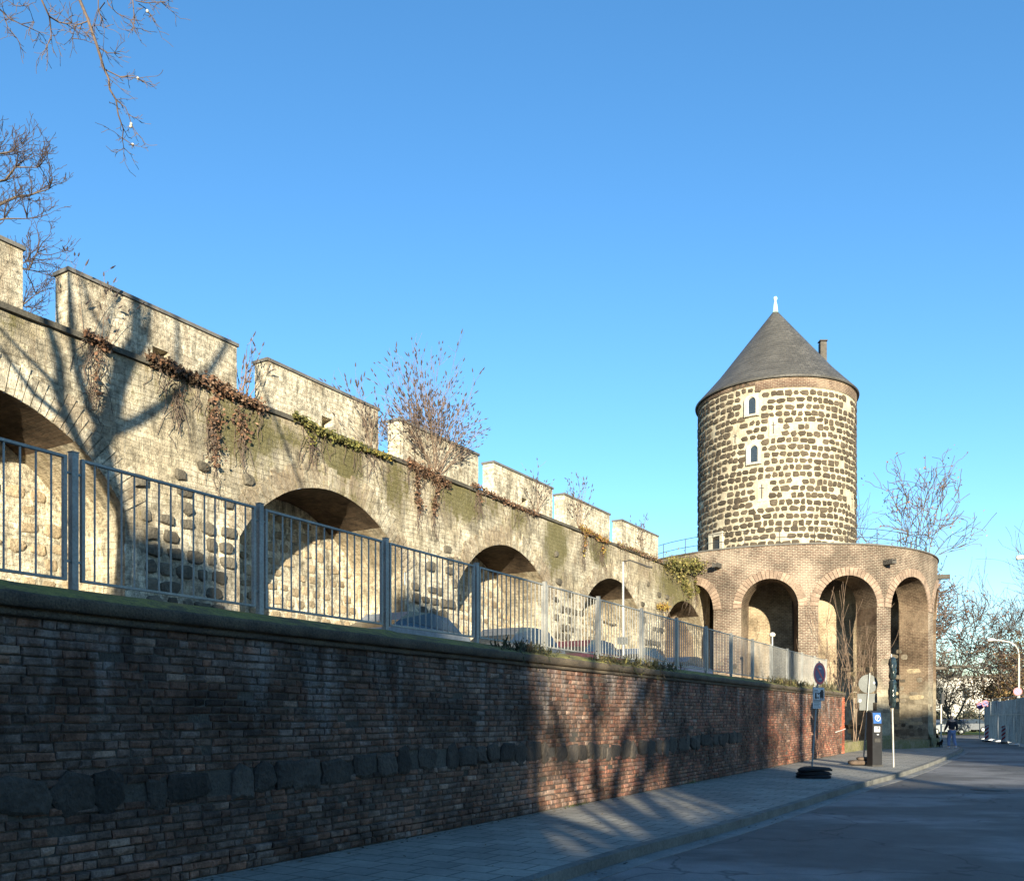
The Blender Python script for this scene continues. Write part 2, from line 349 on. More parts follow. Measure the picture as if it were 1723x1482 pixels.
# ================================================================ GROUND
g=MB(); g.add([(-900,-300,-.16),(900,-300,-.16),(900,1500,-.16),(-900,1500,-.16)],[(0,1,2,3)]); struct(g.build('ground',MAT['ground']))
KERB=[(-6.6,-4),(-3.5,2),(.44,9.5),(3.73,14.4),(8.5,21.9),(12.1,27.3),(17.6,36.3),(23.0,45.6),(24.9,50),(26.0,55),(25.7,60),(24,66),(20,74)]
r=MB(); rd=[(k[0]-.6,k[1]) for k in KERB]
right=[(3.2,-10),(8,-2),(14,6),(20,15),(26,25),(30,35),(34,46),(39,58),(42,66),(45,74),(46,80),(44,88),(40,94)]
n=len(KERB); vs=[(x,y,-.12) for x,y in rd]+[(x,y,-.12) for x,y in right]
r.add(vs,[(i,n+i,n+i+1,i+1) for i in range(n-1)],uv=[(v[0],v[1]) for v in vs])
r.add([(-12,-60,-.12),(30,-60,-.12),(3.2,-10,-.12),(-7.2,-4,-.12)],[(0,1,2,3)])
r.add([(18,73.5,-.121),(46,79,-.121),(60,88,-.121),(40,94,-.121),(0,90,-.121),(-6,82,-.121)],[(0,1,2,3,4,5)])
struct(r.build('road',MAT['asphalt']))
def smooth_line(pts,k=4):
    out=[]; P=[Vector((*p,0)) for p in pts]
    for i in range(len(P)-1):
        p0=P[max(i-1,0)];p1=P[i];p2=P[i+1];p3=P[min(i+2,len(P)-1)]
        for q in range(k):
            t=q/k; out.append(.5*((2*p1)+(p2-p0)*t+(2*p0-5*p1+4*p2-p3)*t*t+(3*p1-p0-3*p2+p3)*t**3))
    out.append(P[-1]); return out
KL=smooth_line(KERB)
def strip(pts,o0,o1,z0,z1,mb,seg=None,m=0):
    """extruded strip following a line, o measured to the road side"""
    L=[]
    for i,p in enumerate(pts):
        d=(pts[min(i+1,len(pts)-1)]-pts[max(i-1,0)]).normalized(); nrm=Vector((d.y,-d.x,0)); L.append((p+nrm*o0,p+nrm*o1))
    acc=0
    for i in range(len(pts)-1):
        a,b=L[i],L[i+1]; vs=[(*a[0].xy,z0),(*a[1].xy,z0),(*b[1].xy,z0),(*b[0].xy,z0),(*a[0].xy,z1),(*a[1].xy,z1),(*b[1].xy,z1),(*b[0].xy,z1)]
        mb.add(vs,[(4,5,6,7),(1,2,6,5),(0,4,7,3)]+([(0,1,5,4)] if i==0 else []),m=m)
def resample(pts,d):
    out=[pts[0]]; acc=0
    for i in range(len(pts)-1):
        a,b=pts[i],pts[i+1]; L=(b-a).length; t=d-acc
        while t<=L: out.append(a+(b-a)*(t/L)); t+=d
        acc=(acc+L)%d
    return out
KR=resample(KL,1.0)
k=MB()
for i in range(len(KR)-1):
    a,b=KR[i],KR[i+1]; d=(b-a).normalized(); strip([a+d*.004,b-d*.004],-.09,.06,-.14,.012+random.uniform(-.003,.003),k)
struct(k.build('kerb',MAT['kerb']))
k=MB()
for i in range(len(KR)-1):
    a,b=KR[i],KR[i+1]; d=(b-a).normalized(); strip([a+d*.003,b-d*.003],.064,.34,-.15,-.112+random.uniform(-.002,.002),k)
struct(k.build('gutter',MAT['gutter']))
p=MB(); vs=[];uv=[]
inner=[]
for q in KL:
    Y=q.y
    if Y<40: s=(q.dot(Vector((math.sin(AL),math.cos(AL),0)))); w0=PL(s+4.3,-.1,0); inner.append(Vector((w0.x,w0.y,0)))
    else: inner.append(Vector((4,Y+6,0)))
ca,sa=math.cos(AL),math.sin(AL)
for i,q in enumerate(KL):
    for P_ in (inner[i],q-Vector((.05,0,0))): vs.append((P_.x,P_.y,0)); uv.append((P_.x*ca-P_.y*sa,P_.x*sa+P_.y*ca))
p.add(vs,[(2*i,2*i+1,2*i+3,2*i+2) for i in range(len(KL)-1)],uv=uv)
struct(p.build('pavement',MAT['paving']))
# manhole cover in the road
mh=MB(); c=(11.5,21.5,-.12); mh.lathe([(0.001,.012),(.3,.012),(.31,.004)],c,24); mh.lathe([(.33,.010),(.40,.010),(.41,0)],c,24)
tag(mh.build('manhole_cover',MAT['iron']),'round dark iron manhole cover set in the shaded asphalt','manhole cover')
# raised terrace between the two walls
te=MB(); a=PL(0,-.48,0);b=PL(46.0,-.48,0);cc=PW(56.5,.0,0);dd=PW(-4,.0,0)
te.add([(a.x,a.y,2.84),(b.x,b.y,2.84),(cc.x,cc.y,2.84),(dd.x,dd.y,2.84)],[(0,1,2,3)])
struct(te.build('terrace_ground',MAT['asphalt']))
gr=MB(); gr.add([(18,82,-.08),(52,86,-.08),(64,140,-.08),(18,140,-.08)],[(0,1,2,3)])
struct(gr.build('lawn',MAT['grass']))

# ================================================================ RETAINING WALL
rw=thing('retaining_wall',PL(24,0,0),'long low sooty brick retaining wall with mossy coping beside the pavement','wall')
S0,S1=4.5,46.3
rg=random.Random(3)
bk=MB()
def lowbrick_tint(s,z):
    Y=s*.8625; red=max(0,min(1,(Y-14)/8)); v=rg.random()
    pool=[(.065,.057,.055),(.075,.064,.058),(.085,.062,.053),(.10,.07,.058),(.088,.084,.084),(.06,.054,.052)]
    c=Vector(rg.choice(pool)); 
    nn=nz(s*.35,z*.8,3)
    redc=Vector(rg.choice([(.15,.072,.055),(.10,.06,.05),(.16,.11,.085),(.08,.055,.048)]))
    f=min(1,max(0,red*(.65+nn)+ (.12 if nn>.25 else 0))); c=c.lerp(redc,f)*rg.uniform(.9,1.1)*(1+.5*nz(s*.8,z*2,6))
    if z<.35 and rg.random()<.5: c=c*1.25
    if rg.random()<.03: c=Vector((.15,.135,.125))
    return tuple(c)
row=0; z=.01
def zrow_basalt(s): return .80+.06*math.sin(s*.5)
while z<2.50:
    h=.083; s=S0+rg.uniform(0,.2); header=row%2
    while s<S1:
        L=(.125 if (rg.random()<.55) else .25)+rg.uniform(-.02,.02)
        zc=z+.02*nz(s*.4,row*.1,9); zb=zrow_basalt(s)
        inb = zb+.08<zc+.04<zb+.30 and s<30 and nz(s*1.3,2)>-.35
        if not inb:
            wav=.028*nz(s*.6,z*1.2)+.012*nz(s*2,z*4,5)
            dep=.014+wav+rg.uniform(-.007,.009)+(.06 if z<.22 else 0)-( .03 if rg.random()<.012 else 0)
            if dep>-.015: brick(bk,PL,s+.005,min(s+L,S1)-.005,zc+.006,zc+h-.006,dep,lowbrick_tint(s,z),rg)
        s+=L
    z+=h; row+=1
# basalt course
s=S0
while s<30:
    L=rg.uniform(.22,.58); v=rg.uniform(.5,1.15)
    if rg.random()<.12: s+=L*.6; continue
    stone(bk,PL,s+L/2,zrow_basalt(s)+.19+rg.uniform(-.04,.04),L*1.06,rg.uniform(.30,.44),rg.uniform(.02,.055),(v*.85,v*.78,v*.74),n=8,jit=.22,rg=rg,m=1)
    s+=L
# mortar bed
M_=220
gv=[];fs=[]
cols=int((S1-S0)/.12); rows=22
for i in range(cols+1):
    for j in range(rows+1):
        s=S0+(S1-S0)*i/cols; zz=2.52*j/rows; gv.append(PL(s,-.006+.028*nz(s*.6,zz*1.2)+.012*nz(s*2,zz*4,5)+(.055 if zz<.2 else 0),zz))
for i in range(cols):
    for j in range(rows): a=i*(rows+1)+j; fs.append((a,a+rows+1,a+rows+2,a+1))
bk.add(gv,fs,m=2,sm=True)
bk.pbox(PL,-6,S0,-.5,.03,-.1,2.52,m=2)
bk.pbox(PL,S1-.0,S1+.02,-.55,.03,0,2.52,(.25,.11,.07),m=0)
# return wall going back from the far corner
for z0 in [i*.083 for i in range(30)]:
    u=0
e0=PL(S1,0,0)
bk.build('brick_face',[MAT['old'],MAT['basalt'],MAT['mortar']],rw)
def PR(u,o,z): q=PL(S1,0,z); q2=q+Vector((-math.cos(AL)*.0,0,0)); d=(Vector((CB[0]-5,CB[1]-7.2,0))-Vector((q.x,q.y,0))).normalized(); nn=Vector((d.y,-d.x,0)); return Vector((q.x,q.y,z))+d*u+nn*o
rt=MB(); rt.pbox(PR,0.03,5.0,-.4,0,0,2.5); o=rt.build('return_wall',mat_brick('return_brick',(.24,.10,.06),(.15,.07,.05),(.3,.24,.17)),rw)
# red end pier and drain groove
ep=MB(); row=0;z=.01
while z<2.5:
    s=S1-.62+(.0 if row%2 else -.0); 
    for (a0,a1) in (((0,.25),(.25,.5),(.5,.62)) if row%2 else ((0,.12),(.12,.37),(.37,.62))):
        c=Vector(rg.choice([(.28,.095,.055),(.24,.08,.05),(.2,.08,.055)]))*rg.uniform(.8,1.2)
        brick(ep,PL,s+a0+.005,s+a1-.005,z+.006,z+.077,.075+rg.uniform(-.004,.004),tuple(c),rg)
    z+=.083;row+=1
ep.pbox(PL,S1-.62,S1+.01,-.3,.06,0,2.5,m=1); ep.build('end_pier',[MAT['old'],MAT['mortar']],rw)
# coping: profile extruded with wear
prof=[(-.02,2.50),(.055,2.50),(.058,2.552),(.02,2.556),(.02,2.575),(.10,2.58),(.108,2.675),(.085,2.70),(-.05,2.75),(-.30,2.83),(-.50,2.862),(-.50,2.5)]
cp=MB(); st=int((S1+.1-(-6))/.11); P=len(prof); vs=[];fs=[];mi=[]
for i in range(st+1):
    s=-6+(S1+.1+6)*i/st
    for k,(o_,zz) in enumerate(prof):
        q=.012 if 5<=k<=9 else .004
        vs.append(PL(s,o_+q*nz(s*3,k*2.1)+.006*nz(s*9,k,2),zz+q*nz(s*2.5,k*1.3,7)+(.02*nz(s*1.7,k*.7,4) if k in(8,9) else 0)))
for i in range(st):
    for k in range(P-1): fs.append((i*P+k,(i+1)*P+k,(i+1)*P+k+1,i*P+k+1)); mi.append(1 if k<7 else 0)
cp.add(vs,fs,sm=True); cp.m=mi; cp.add([vs[st*P+k] for k in range(P)],[tuple(range(P))],m=1)
cp.build('coping',[MAT['coping'],MAT['copingface']],rw)
# white efflorescence band and pipe on the end pier
bd=MB(); bd.tube([PL(S1-1.9,.045,.98),PL(S1-.6,.10,1.06),PL(S1+.02,.10,1.10)],.022,6); bd.build('pipe',MAT['white'],rw)

# ================================================================ STEEL FENCE
def PF(s,o,z):
    Y=s*math.cos(AL); return Vector((math.tan(AL)*Y-9.16,Y,z))+NL*o
FZ=2.86
fe=thing('metal_fence',PF(24,0,FZ),'long galvanised steel bar fence standing on the mossy coping','fence')
K=13740; posts=[K/(1740-122)/math.cos(AL)+2.366*i for i in range(-2,16)]
def post_mesh(s):
    m=MB(); m.pbox(PF,s-.033,s+.033,-.033,.033,FZ-.05,FZ+1.30); m.pbox(PF,s-.04,s+.04,-.04,.04,FZ+1.30,FZ+1.306)
    for zz in (.26,1.10): m.pbox(PF,s-.075,s-.036,-.012,.012,FZ+zz-.01,FZ+zz+.01); m.pbox(PF,s+.036,s+.075,-.012,.012,FZ+zz-.01,FZ+zz+.01)
    return m
def panel_mesh(a,b):
    m=MB(); z0,z1=FZ+.075,FZ+1.255
    m.pbox(PF,a,a+.035,-.02,.02,z0,z1); m.pbox(PF,b-.035,b,-.02,.02,z0,z1)
    m.pbox(PF,a+.036,b-.036,-.02,.02,z1-.025,z1); m.pbox(PF,a+.036,b-.036,-.02,.02,z0,z0+.025)
    n=14
    for i in range(1,n+1):
        s=a+(b-a)*i/(n+1); m.tube([PF(s,0,z0+.02),PF(s,0,z1-.02)],.0105,6,cap=False)
    return m
for i,s in enumerate(posts):
    post_mesh(s).build('post',MAT['galv'],fe)
    if i<len(posts)-1: panel_mesh(s+.075,posts[i+1]-.075).build('panel',MAT['galv'],fe)

# ================================================================ OLD CITY WALL
cw=thing('city_wall',PW(30,0,2.8),'sunlit cream medieval town wall with arched recesses and merlons, ivy on its top','wall')
ARC=[9.4,18.3,27.5,36.4,45.1,53.8]; AR=3.65; AZ=3.93; HW=3.1; DEP=1.9; WT=9.02
SPR=AZ+math.sqrt(AR*AR-HW*HW)
MOSS=[((290,665),60,45,.35,0),((400,725),52,52,.75,0),((430,725),45,42,.8,0),((575,772),34,36,1.0,0),((500,740),40,20,.5,0),((665,815),26,55,.55,.6),((778,838),38,34,.9,0),((795,842),18,28,.5,.3),
      ((935,915),18,50,.8,.1),((1008,925),14,28,.7,.1),((872,870),18,26,.5,.2),((830,850),20,25,.4,.5),((700,800),25,30,.3,.6),((300,620),30,25,.3,.2),((560,830),40,22,.55,0),((1085,960),20,30,.2,.5),((20,540),50,40,.35,.1),((1140,985),30,40,.8,.1),((610,850),25,20,.3,.1),((370,660),40,30,.3,.5)]
MB_=[]
for (c_,rx,ry,a,b) in MOSS:
    s,z=wp(*c_); s1,_=wp(c_[0]+rx,c_[1]); _,z1=wp(c_[0],c_[1]-ry); MB_.append((s,z,abs(s1-s)*1.2,abs(z1-z)*1.2,a*1.3,b*1.2))
def wall_tint(s,z):
    a=b=0
    for (cs,cz,rs,rz,ma,mb) in MB_:
        d=((s-cs)/rs)**2+((z-cz)/rz)**2; e=math.exp(-d*1.1); a=max(a,ma*e); b=max(b,mb*e)
    b=max(b,.28*max(0,(z-7.6)),.30+.40*nz(s*.55,z*.8,21)); a=max(a,.28*nz(s*.5,z*.3,33)+.10*max(0,z-7.8)); pl=.55*max(0,min(1,(6.6-z)/1.2))+.22+.35*nz(s*.4,z*.5,8)
    return (min(a,1),min(b,1),max(0,min(1,pl)))
def arch_z(s):
    for c in ARC:
        if abs(s-c)<HW: return AZ+math.sqrt(max(0,AR*AR-(s-c)**2))
    return None
ms=MB(); SA,SB=5.5,57.6
svals=[]; s=SA
brk=sorted([c+e for c in ARC for e in (-HW,HW)])
x=SA
while x<SB: svals.append(x); x+=.11
svals=sorted(set([round(v,4) for v in svals if all(abs(v-b)>.04 for b in brk)]))
RW=48
def colm(s,inside):
    z0=(arch_z(s) if inside else 2.7); 
    c=[]
    for j in range(RW+1):
        f=j/RW; z=z0+(WT-z0)*f; o=.035*nz(s*.9,z*.9)+.018*nz(s*3.1,z*3.1,4)
        if f==0 and inside: o=0
        c.append((PW(s,o,z),(s,z),wall_tint(s,z)))
    return c
def seg(vals,inside):
    cs=[colm(v,inside) for v in vals]; vs=[];uv=[];t=[];fs=[]
    for c in cs:
        for (p_,u_,t_) in c: vs.append(p_);uv.append(u_);t.append(t_)
    for i in range(len(cs)-1):
        for j in range(RW): a=i*(RW+1)+j; fs.append((a,a+RW+1,a+RW+2,a+1))
    ms.add(vs,fs,t,uv,sm=True)
edges=[SA]+[b for b in brk if SA<b<SB]+[SB]
for i in range(len(edges)-1):
    a,b=edges[i],edges[i+1]; mid=(a+b)/2; ins=any(abs(mid-c)<HW for c in ARC)
    e=.0005 if ins else 0
    vals=[a+e]+[v for v in svals if a<v<b]+[b-e]; seg(vals,ins)
# end face + top
ms.pbox(PW,SB,SB+.02,-2.6,0,2.7,WT,(.2,.3,0))
ms.pbox(PW,SA,SB,-2.4,-.62,WT-.5,WT+.02,(.1,.3,0))
# soffits/jambs, back walls, arch rings
for c in ARC:
    so_=MB(); path=[(c-HW,2.75)]+[(c-HW,2.75+(SPR-2.75)*i/6) for i in range(1,6)]
    a0=math.atan2(SPR-AZ,-HW); a1=math.atan2(SPR-AZ,HW)
    for i in range(29): a=a0+(a1-a0)*i/28; path.append((c+AR*math.cos(a),AZ+AR*math.sin(a)))
    path += [(c+HW,SPR-(SPR-2.75)*i/6) for i in range(1,7)]
    vs=[];uv=[];fs=[];acc=0;D=14
    for i,(s,z) in enumerate(path):
        if i: acc+=math.hypot(s-path[i-1][0],z-path[i-1][1])
        for j in range(D+1):
            o=-(DEP+.3)*j/D; r_=0 if j==0 else .03*nz(acc*2,o*4,c)
            dx,dz=c-s,AZ-z; L=math.hypot(dx,dz)
            vs.append(PW(s+dx/L*r_,o,z+dz/L*r_)); uv.append((o,acc))
    W=D+1
    for i in range(len(path)-1):
        for j in range(D): fs.append((i*W+j,i*W+j+1,(i+1)*W+j+1,(i+1)*W+j))
    so_.add(vs,fs,[(.1,.22+.16*max(0,(path[i//W][1]-5.2)),.3) for i in range(len(vs))],[(u_,path[i//W][1]) if path[i//W][1]<SPR else (u_,v_) for i,(u_,v_) in enumerate(uv)],sm=True)  # grime channel here also darkens upward into the painted shade
    for q in range(len(so_.f)): so_.m[q]= 1 if path[q//D][1]<7.12 and path[min(q//D+1,len(path)-1)][1]<7.12 else 0  # light painted in: dark brick for the unlit crown, pale tuff where lit
    so_.build('vault',[MAT['brickshade'],MAT['tuff']],cw)
    bw=MB(); vs=[];uv=[];t=[];fs=[];I,J=50,40
    for i in range(I+1):
        for j in range(J+1):
            s=c-HW-.05+(2*HW+.1)*i/I; z=2.7+5*j/J; vs.append(PW(s,-DEP+.04*nz(s*1.2,z*1.2)+.02*nz(s*4,z*4),z)); uv.append((s,z)); t.append((0.05*max(0,z-6)**1,.0,1))
    for i in range(I):
        for j in range(J): a=i*(J+1)+j; fs.append((a,a+J+1,a+J+2,a+1))
    bw.add(vs,fs,t,uv,sm=True); bw.build('back_wall',MAT['tuff'],cw)
    # arch ring voussoirs
    ri=MB(); a=a0; n=46
    for i in range(n):
        b0=a0+(a1-a0)*i/n; b1=a0+(a1-a0)*(i+1)/n; rr=AR+rg.uniform(.42,.72); g_=(b0-b1)*.07
        v=rg.uniform(.82,1.1); dd_=rg.uniform(.018,.04)
        vs=[]
        for (rad,ang) in ((AR-.0,b0-g_),(AR-.0,b1+g_),(rr,b1+g_),(rr,b0-g_)):
            s_,z_=c+rad*math.cos(ang),AZ+rad*math.sin(ang); vs.append((s_,z_))
        zc=sum(q[1] for q in vs)/4; sc_=sum(q[0] for q in vs)/4; tt=wall_tint(sc_,zc); tt=(tt[0]*.95,tt[1]+.06+rg.uniform(0,.22),.5)
        pts=[PW(q[0],-.02,q[1]) for q in vs]+[PW(q[0],dd_+.035*nz(q[0]*.9,q[1]*.9),q[1]) for q in vs]
        ri.add(pts,[(4,5,6,7),(0,1,5,4),(1,2,6,5),(2,3,7,6),(3,0,4,7)],tt,[(q[0]*.4,q[1]*.4) for q in vs]*2)
    ri.build('arch_ring',MAT['tuff'],cw)
# basalt field stones in the piers
st_=MB(); rg=random.Random(11)
for i in range(len(ARC)-1):
    mid=(ARC[i]+ARC[i+1])/2; z=3.0
    while z<7.9:
        hw=1.15 if z<5.6 else 1.15+.35*(z-5.6); s=mid-hw+.1
        dens=.9 if z<6.2 else (.55 if z<6.9 else .16)
        if z<5.3: dens=.95
        while s<mid+hw-.1:
            w_=rg.uniform(.26,.55)
            lim=arch_z(s+w_*.5)
            if rg.random()<.85*dens*(.65 if i!=1 and i!=2 else 1) and nz(s*.7,z*.5,i*5)>-.25:
                v=rg.uniform(.9,1.7); stone(st_,PW,s+w_/2,z,w_*.92,rg.uniform(.22,.32),rg.uniform(.05,.09),(v*1.05,v,v*.86),rg=rg,jit=.16)
            s+=w_+rg.uniform(0,.12)
        z+=rg.uniform(.32,.38)
for c in ARC:
    z=2.95
    while z<7.3:
        s=c-HW+.2
        while s<c+HW-.2:
            w_=rg.uniform(.3,.5)
            if rg.random()<.8 and ((s+w_/2-c)**2+(z-AZ)**2<(AR-.25)**2 or z<AZ):
                v=rg.uniform(2.6,4.6); stone(st_,lambda u,o,zz:PW(u,o-DEP,zz),s+w_/2,z+rg.uniform(-.05,.05),w_*.85,rg.uniform(.17,.28),.035,(v*1.1,v*.95,v*.72),rg=rg,jit=.16)
            s+=w_+.06
        z+=.37
# stones placed behind the wall face need their own offset
def merge(a,b,m):
    n=len(a.v); a.v+=b.v; a.t+=b.t; a.uv+=b.uv; a.f+=[tuple(i+n for i in f) for f in b.f]; a.m+=[m]*len(b.f); a.sm+=b.sm
merge(ms,st_,1); ms.build('masonry',[MAT['tuff'],MAT['basalt']],cw)
# cap slabs
cs_=MB(); s=SA
while s<SB-.05:
    L=rg.uniform(.9,1.3); e=min(s+L,SB); dz=rg.uniform(-.008,.008); cs_.pbox(PW,s+.004,e-.004,-.60,.075+rg.uniform(-.01,.01),WT+dz,WT+.11+dz); s=e
cs_.build('cap_slabs',MAT['capstone'],cw)
# merlons
MER=[(15.2,19.3)]+[(20.2+5.1*i,24.35+5.1*i) for i in range(6)]
MER[6]=(46.0,50.2)
for i,(a,b) in enumerate(MER):
    m=MB(); z0=WT+.11; z1=10.27; o1,o0=-.03,-.47; sc_=(a+b)/2
    TM=(.0,.42-.05*i,.62)
    def face(u0,u1,za,zb): m.pbox(PW,u0,u1,o0,o1,za,zb,TM)
    slot=i in (1,2,4)
    if not slot: face(a,b,z0,z1)
    else:
        face(a,sc_-.2,z0,z1); face(sc_+.2,b,z0,z1); face(sc_-.2,sc_+.2,z0+.36,z1)
        m.add([PW(sc_-.2,o1,z0),PW(sc_+.2,o1,z0),PW(sc_+.2,o1,z0+.18)],[(0,1,2)]); m.pbox(PW,sc_-.2,sc_+.2,o0,o0+.1,z0,z0+.36)
        m.add([PW(sc_-.2,o1,z0),PW(sc_+.2,o1,z0+.18),PW(sc_+.2,o0,z0+.18),PW(sc_-.2,o0,z0)],[(0,1,2,3)])
    m.t=[TM]*len(m.v); mo=m.build('merlon',MAT['tuff'],cw)
    c_=MB(); c_.pbox(PW,a-.04,b+.04,o0-.04,o1+.04,z1,z1+.075); c2=c_.build('cap',MAT['capmetal']); c2.parent=mo

# ================================================================ BASTION
ba=thing('brick_bastion',(CB[0],CB[1],0),'round brick bastion with tall open arches carrying the mill tower','bastion')
RB=8.8; BT=10.3; IN=1.5
BARC=[(-44.5,7.5),(-18.3,9.1),(7.4,10.2),(34.6,11.2),(62,10.5),(89,10.5)]   # centre angle, half angle (degrees)
def bz(phi):
    for c,h in BARC:
        d=abs(phi-c)
        if d<h: hw=R_(h)*RB; x=R_(d)*RB; return 7.2+math.sqrt(max(0,hw*hw-x*x))*(1.45/hw if hw<1.45 else 1.0)*.98
    return None
bm=MB(); edges=[-110]+sorted([c+s_*h for c,h in BARC for s_ in(-1,1)])+[130]
def bcol(phi,inside):
    z0=bz(phi) if inside else 0; out=[]
    for j in range(31):
        z=z0+(BT-z0)*j/30; rr=RB+.02*nz(phi*.2,z)+ (.10*max(0,1-z/1.0) if z<1 else 0); out.append((PB(R_(phi),rr,z),(R_(phi)*RB,z)))
    return out
for i in range(len(edges)-1):
    a,b=edges[i],edges[i+1]; mid=(a+b)/2; ins=bz(mid) is not None; n=max(3,int((b-a)/.7)); e=.003 if ins else 0
    vals=[a+e+(b-a-2*e)*k_/n for k_ in range(n+1)]
    if ins: c_,h_=[(c,h) for c,h in BARC if abs(mid-c)<h][0]; vals=[c_-h_*.9999*math.cos(math.pi*k_/24) for k_ in range(25)]
    vs=[];uv=[];fs=[]
    for v in vals:
        for p_,u_ in bcol(v,ins): vs.append(p_);uv.append(u_)
    for q in range(len(vals)-1):
        for j in range(30): f0=q*31+j; fs.append((f0,f0+31,f0+32,f0+1))
    bm.add(vs,fs,uv=uv,sm=True)
# floor slab
bm.lathe([(RB-.05,BT-.02),(.2,BT-.05)],(*CB,0),64)
for c,h in BARC:
    v=MB(); path=[(c-h,z_*.9) for z_ in range(0,8)]+[(c-h,7.2)]
    for k_ in range(1,24):
        x=-math.cos(math.pi*k_/24); ph=c+h*x; path.append((ph,bz(c+h*x*.9999)))
    path+=[(c+h,7.2)]+[(c+h,z_*.9) for z_ in range(7,-1,-1)]
    vs=[];uv=[];fs=[];acc=0
    for i,(ph,z) in enumerate(path):
        if i: acc+=math.hypot(R_(ph-path[i-1][0])*RB,z-path[i-1][1])
        for j in range(9):
            r_=RB-IN*j/8; vs.append(PB(R_(ph),r_,z)); uv.append((RB-r_,z if z<7.2 else 7.2+acc))
    for i in range(len(path)-1):
        for j in range(8): fs.append((i*9+j,i*9+j+1,(i+1)*9+j+1,(i+1)*9+j))
    v.add(vs,fs,uv=uv); v.build('arch_passage',MAT['passage'],ba)
    ri=MB(); n=26
    for i in range(n):
        a_=math.pi*(1-(i+.06)/n); b_=math.pi*(1-(i+.94)/n); hw=R_(h)*RB; th=.42; pts=[]
        for (rad,an) in ((0,a_),(0,b_),(th,b_),(th,a_)):
            kz=(1.45/hw if hw<1.45 else 1.0)*.98
            x=(hw+rad)*math.cos(an); zz=7.2+(hw*kz+rad)*math.sin(an); pts.append((x,zz))
        vs=[PB(R_(c)+x/RB,RB-.02,zz) for x,zz in pts]+[PB(R_(c)+x/RB,RB+.045+rg.uniform(-.006,.01),zz) for x,zz in pts]
        sh=rg.uniform(.85,1.3); t_=(sh,sh,sh)
        ri.add(vs,[(4,5,6,7),(0,1,5,4),(1,2,6,5),(2,3,7,6),(3,0,4,7)],t_,[(x*.1,zz*.1) for x,zz in pts]*2)
    ri.build('arch_ring',M('ring_brick',(.24,.175,.13),.95,.35,3,14,.5,.02,tint=True),ba)
inn=MB(); vs=[];uv=[];fs=[];t_=[]
for i in range(121):
    for j in range(21):
        ph=R_(-100+2*i); z=BT*j/20; vs.append(PB(ph,5.0+.03*nz(i*.3,z),z)); uv.append((ph*6,z)); t_.append((.1,.15,.7))
for i in range(120):
    for j in range(20): a=i*21+j; fs.append((a,a+21,a+22,a+1))
inn.add(vs,fs,t_,uv,sm=True); inn.build('inner_wall',MAT['innerbrick'],ba)
am=MB(); am.lathe([(RB-IN+.02,9.15),(4.9,9.15)],(*CB,0),64,R_(-110),R_(130)); am.lathe([(RB-IN,0),(RB-IN,.0)],(*CB,0),4)
vs=[];fs=[]
for i in range(241):
    ph=-110+i; zb_=bz(ph) or 0
    for j in range(6): vs.append(PB(R_(ph),RB-IN+.01,zb_+(9.2-zb_)*j/5))
for i in range(240):
    for j in range(5): k_=i*6+j; fs.append((k_,k_+1,k_+7,k_+6))
am.add(vs,fs,uv=[(p_[0]*.7+p_[1]*.7,p_[2]) for p_ in vs]); am.build('ambulatory_vault',MAT['brickshade'],ba)
ed=MB(); ed.lathe([(RB-.02,BT-.01),(RB+.07,BT-.01),(RB+.07,BT+.05),(RB-.3,BT+.05)],(*CB,0),90,R_(-110),R_(130),sm=False); ed.build('coping',MAT['capmetal'],ba)
# plinth
pl=MB()
for i in range(len(BARC)-1):
    a=BARC[i][0]+BARC[i][1]; b=BARC[i+1][0]-BARC[i+1][1]
    pl.lathe([(RB+.04,0),(RB+.17,0.0),(RB+.15,.50),(RB+.03,.70)],(*CB,0),8,R_(a),R_(b),sm=False)
for c,h in BARC: pl.lathe([(RB-.5,.0),(RB+.12,0),(RB+.10,.42),(RB-.5,.46)],(*CB,0),8,R_(c-h-.5),R_(c+h+.5),sm=False)
pl.build('plinth',mat_moss('mossy_stone',(.20,.17,.11),(.12,.12,.045)),ba)
# scattered stones in the lower piers and passages
bs=MB()
for _ in range(150):
    ph=rg.uniform(-60,80); z=rg.uniform(.9,4.6)
    if bz(ph-1.6) or bz(ph+1.6): continue
    v=rg.uniform(.9,2.6); stone(bs,lambda u,o,zz:PB(u/RB,RB+o,zz),R_(ph)*RB,z,rg.uniform(.25,.5),rg.uniform(.16,.3),.02,(v,v*.92,v*.78),rg=rg)
for (c,h) in BARC:
    def PJ(u,o,z,c=c,h=h):   # right jamb, u = distance inwards
        a=R_(c+h); q=PB(a,RB-u,z); tdir=Vector((-math.cos(a),-math.sin(a),0)); return q+tdir*o
    for _ in range(26):
        v=rg.uniform(.8,2.8); z=rg.uniform(.4,5.4); stone(bs,PJ,rg.uniform(.3,2.6),z,rg.uniform(.22,.45),rg.uniform(.16,.3),.02,(v,v*.92,v*.78),rg=rg)
    for _ in range(10):
        z=rg.uniform(.4,4.2); stone(bs,PJ,rg.uniform(.5,2.4),z,rg.uniform(.5,.9),rg.uniform(.2,.32),.012,(5,4.4,3.2),n=10,jit=.05,rg=rg)
merge(bm,bs,1); bm.build('wall',[MAT['brickb'],MAT['basalt']],ba)
# water spouts
for ph in (-35,21,66):
    q=MB(); a=R_(ph)
    def PS(u,o,z,a=a): q_=PB(a,RB+o,z); t=Vector((math.cos(a),math.sin(a),0)); return q_+t*u
    q.pbox(PS,-.14,.14,-.05,.62,9.32,9.46); q.pbox(PS,-.14,-.09,-.05,.62,9.46,9.56); q.pbox(PS,.09,.14,-.05,.62,9.46,9.56)
    q.build('water_spout',MAT['basalt'],ba)
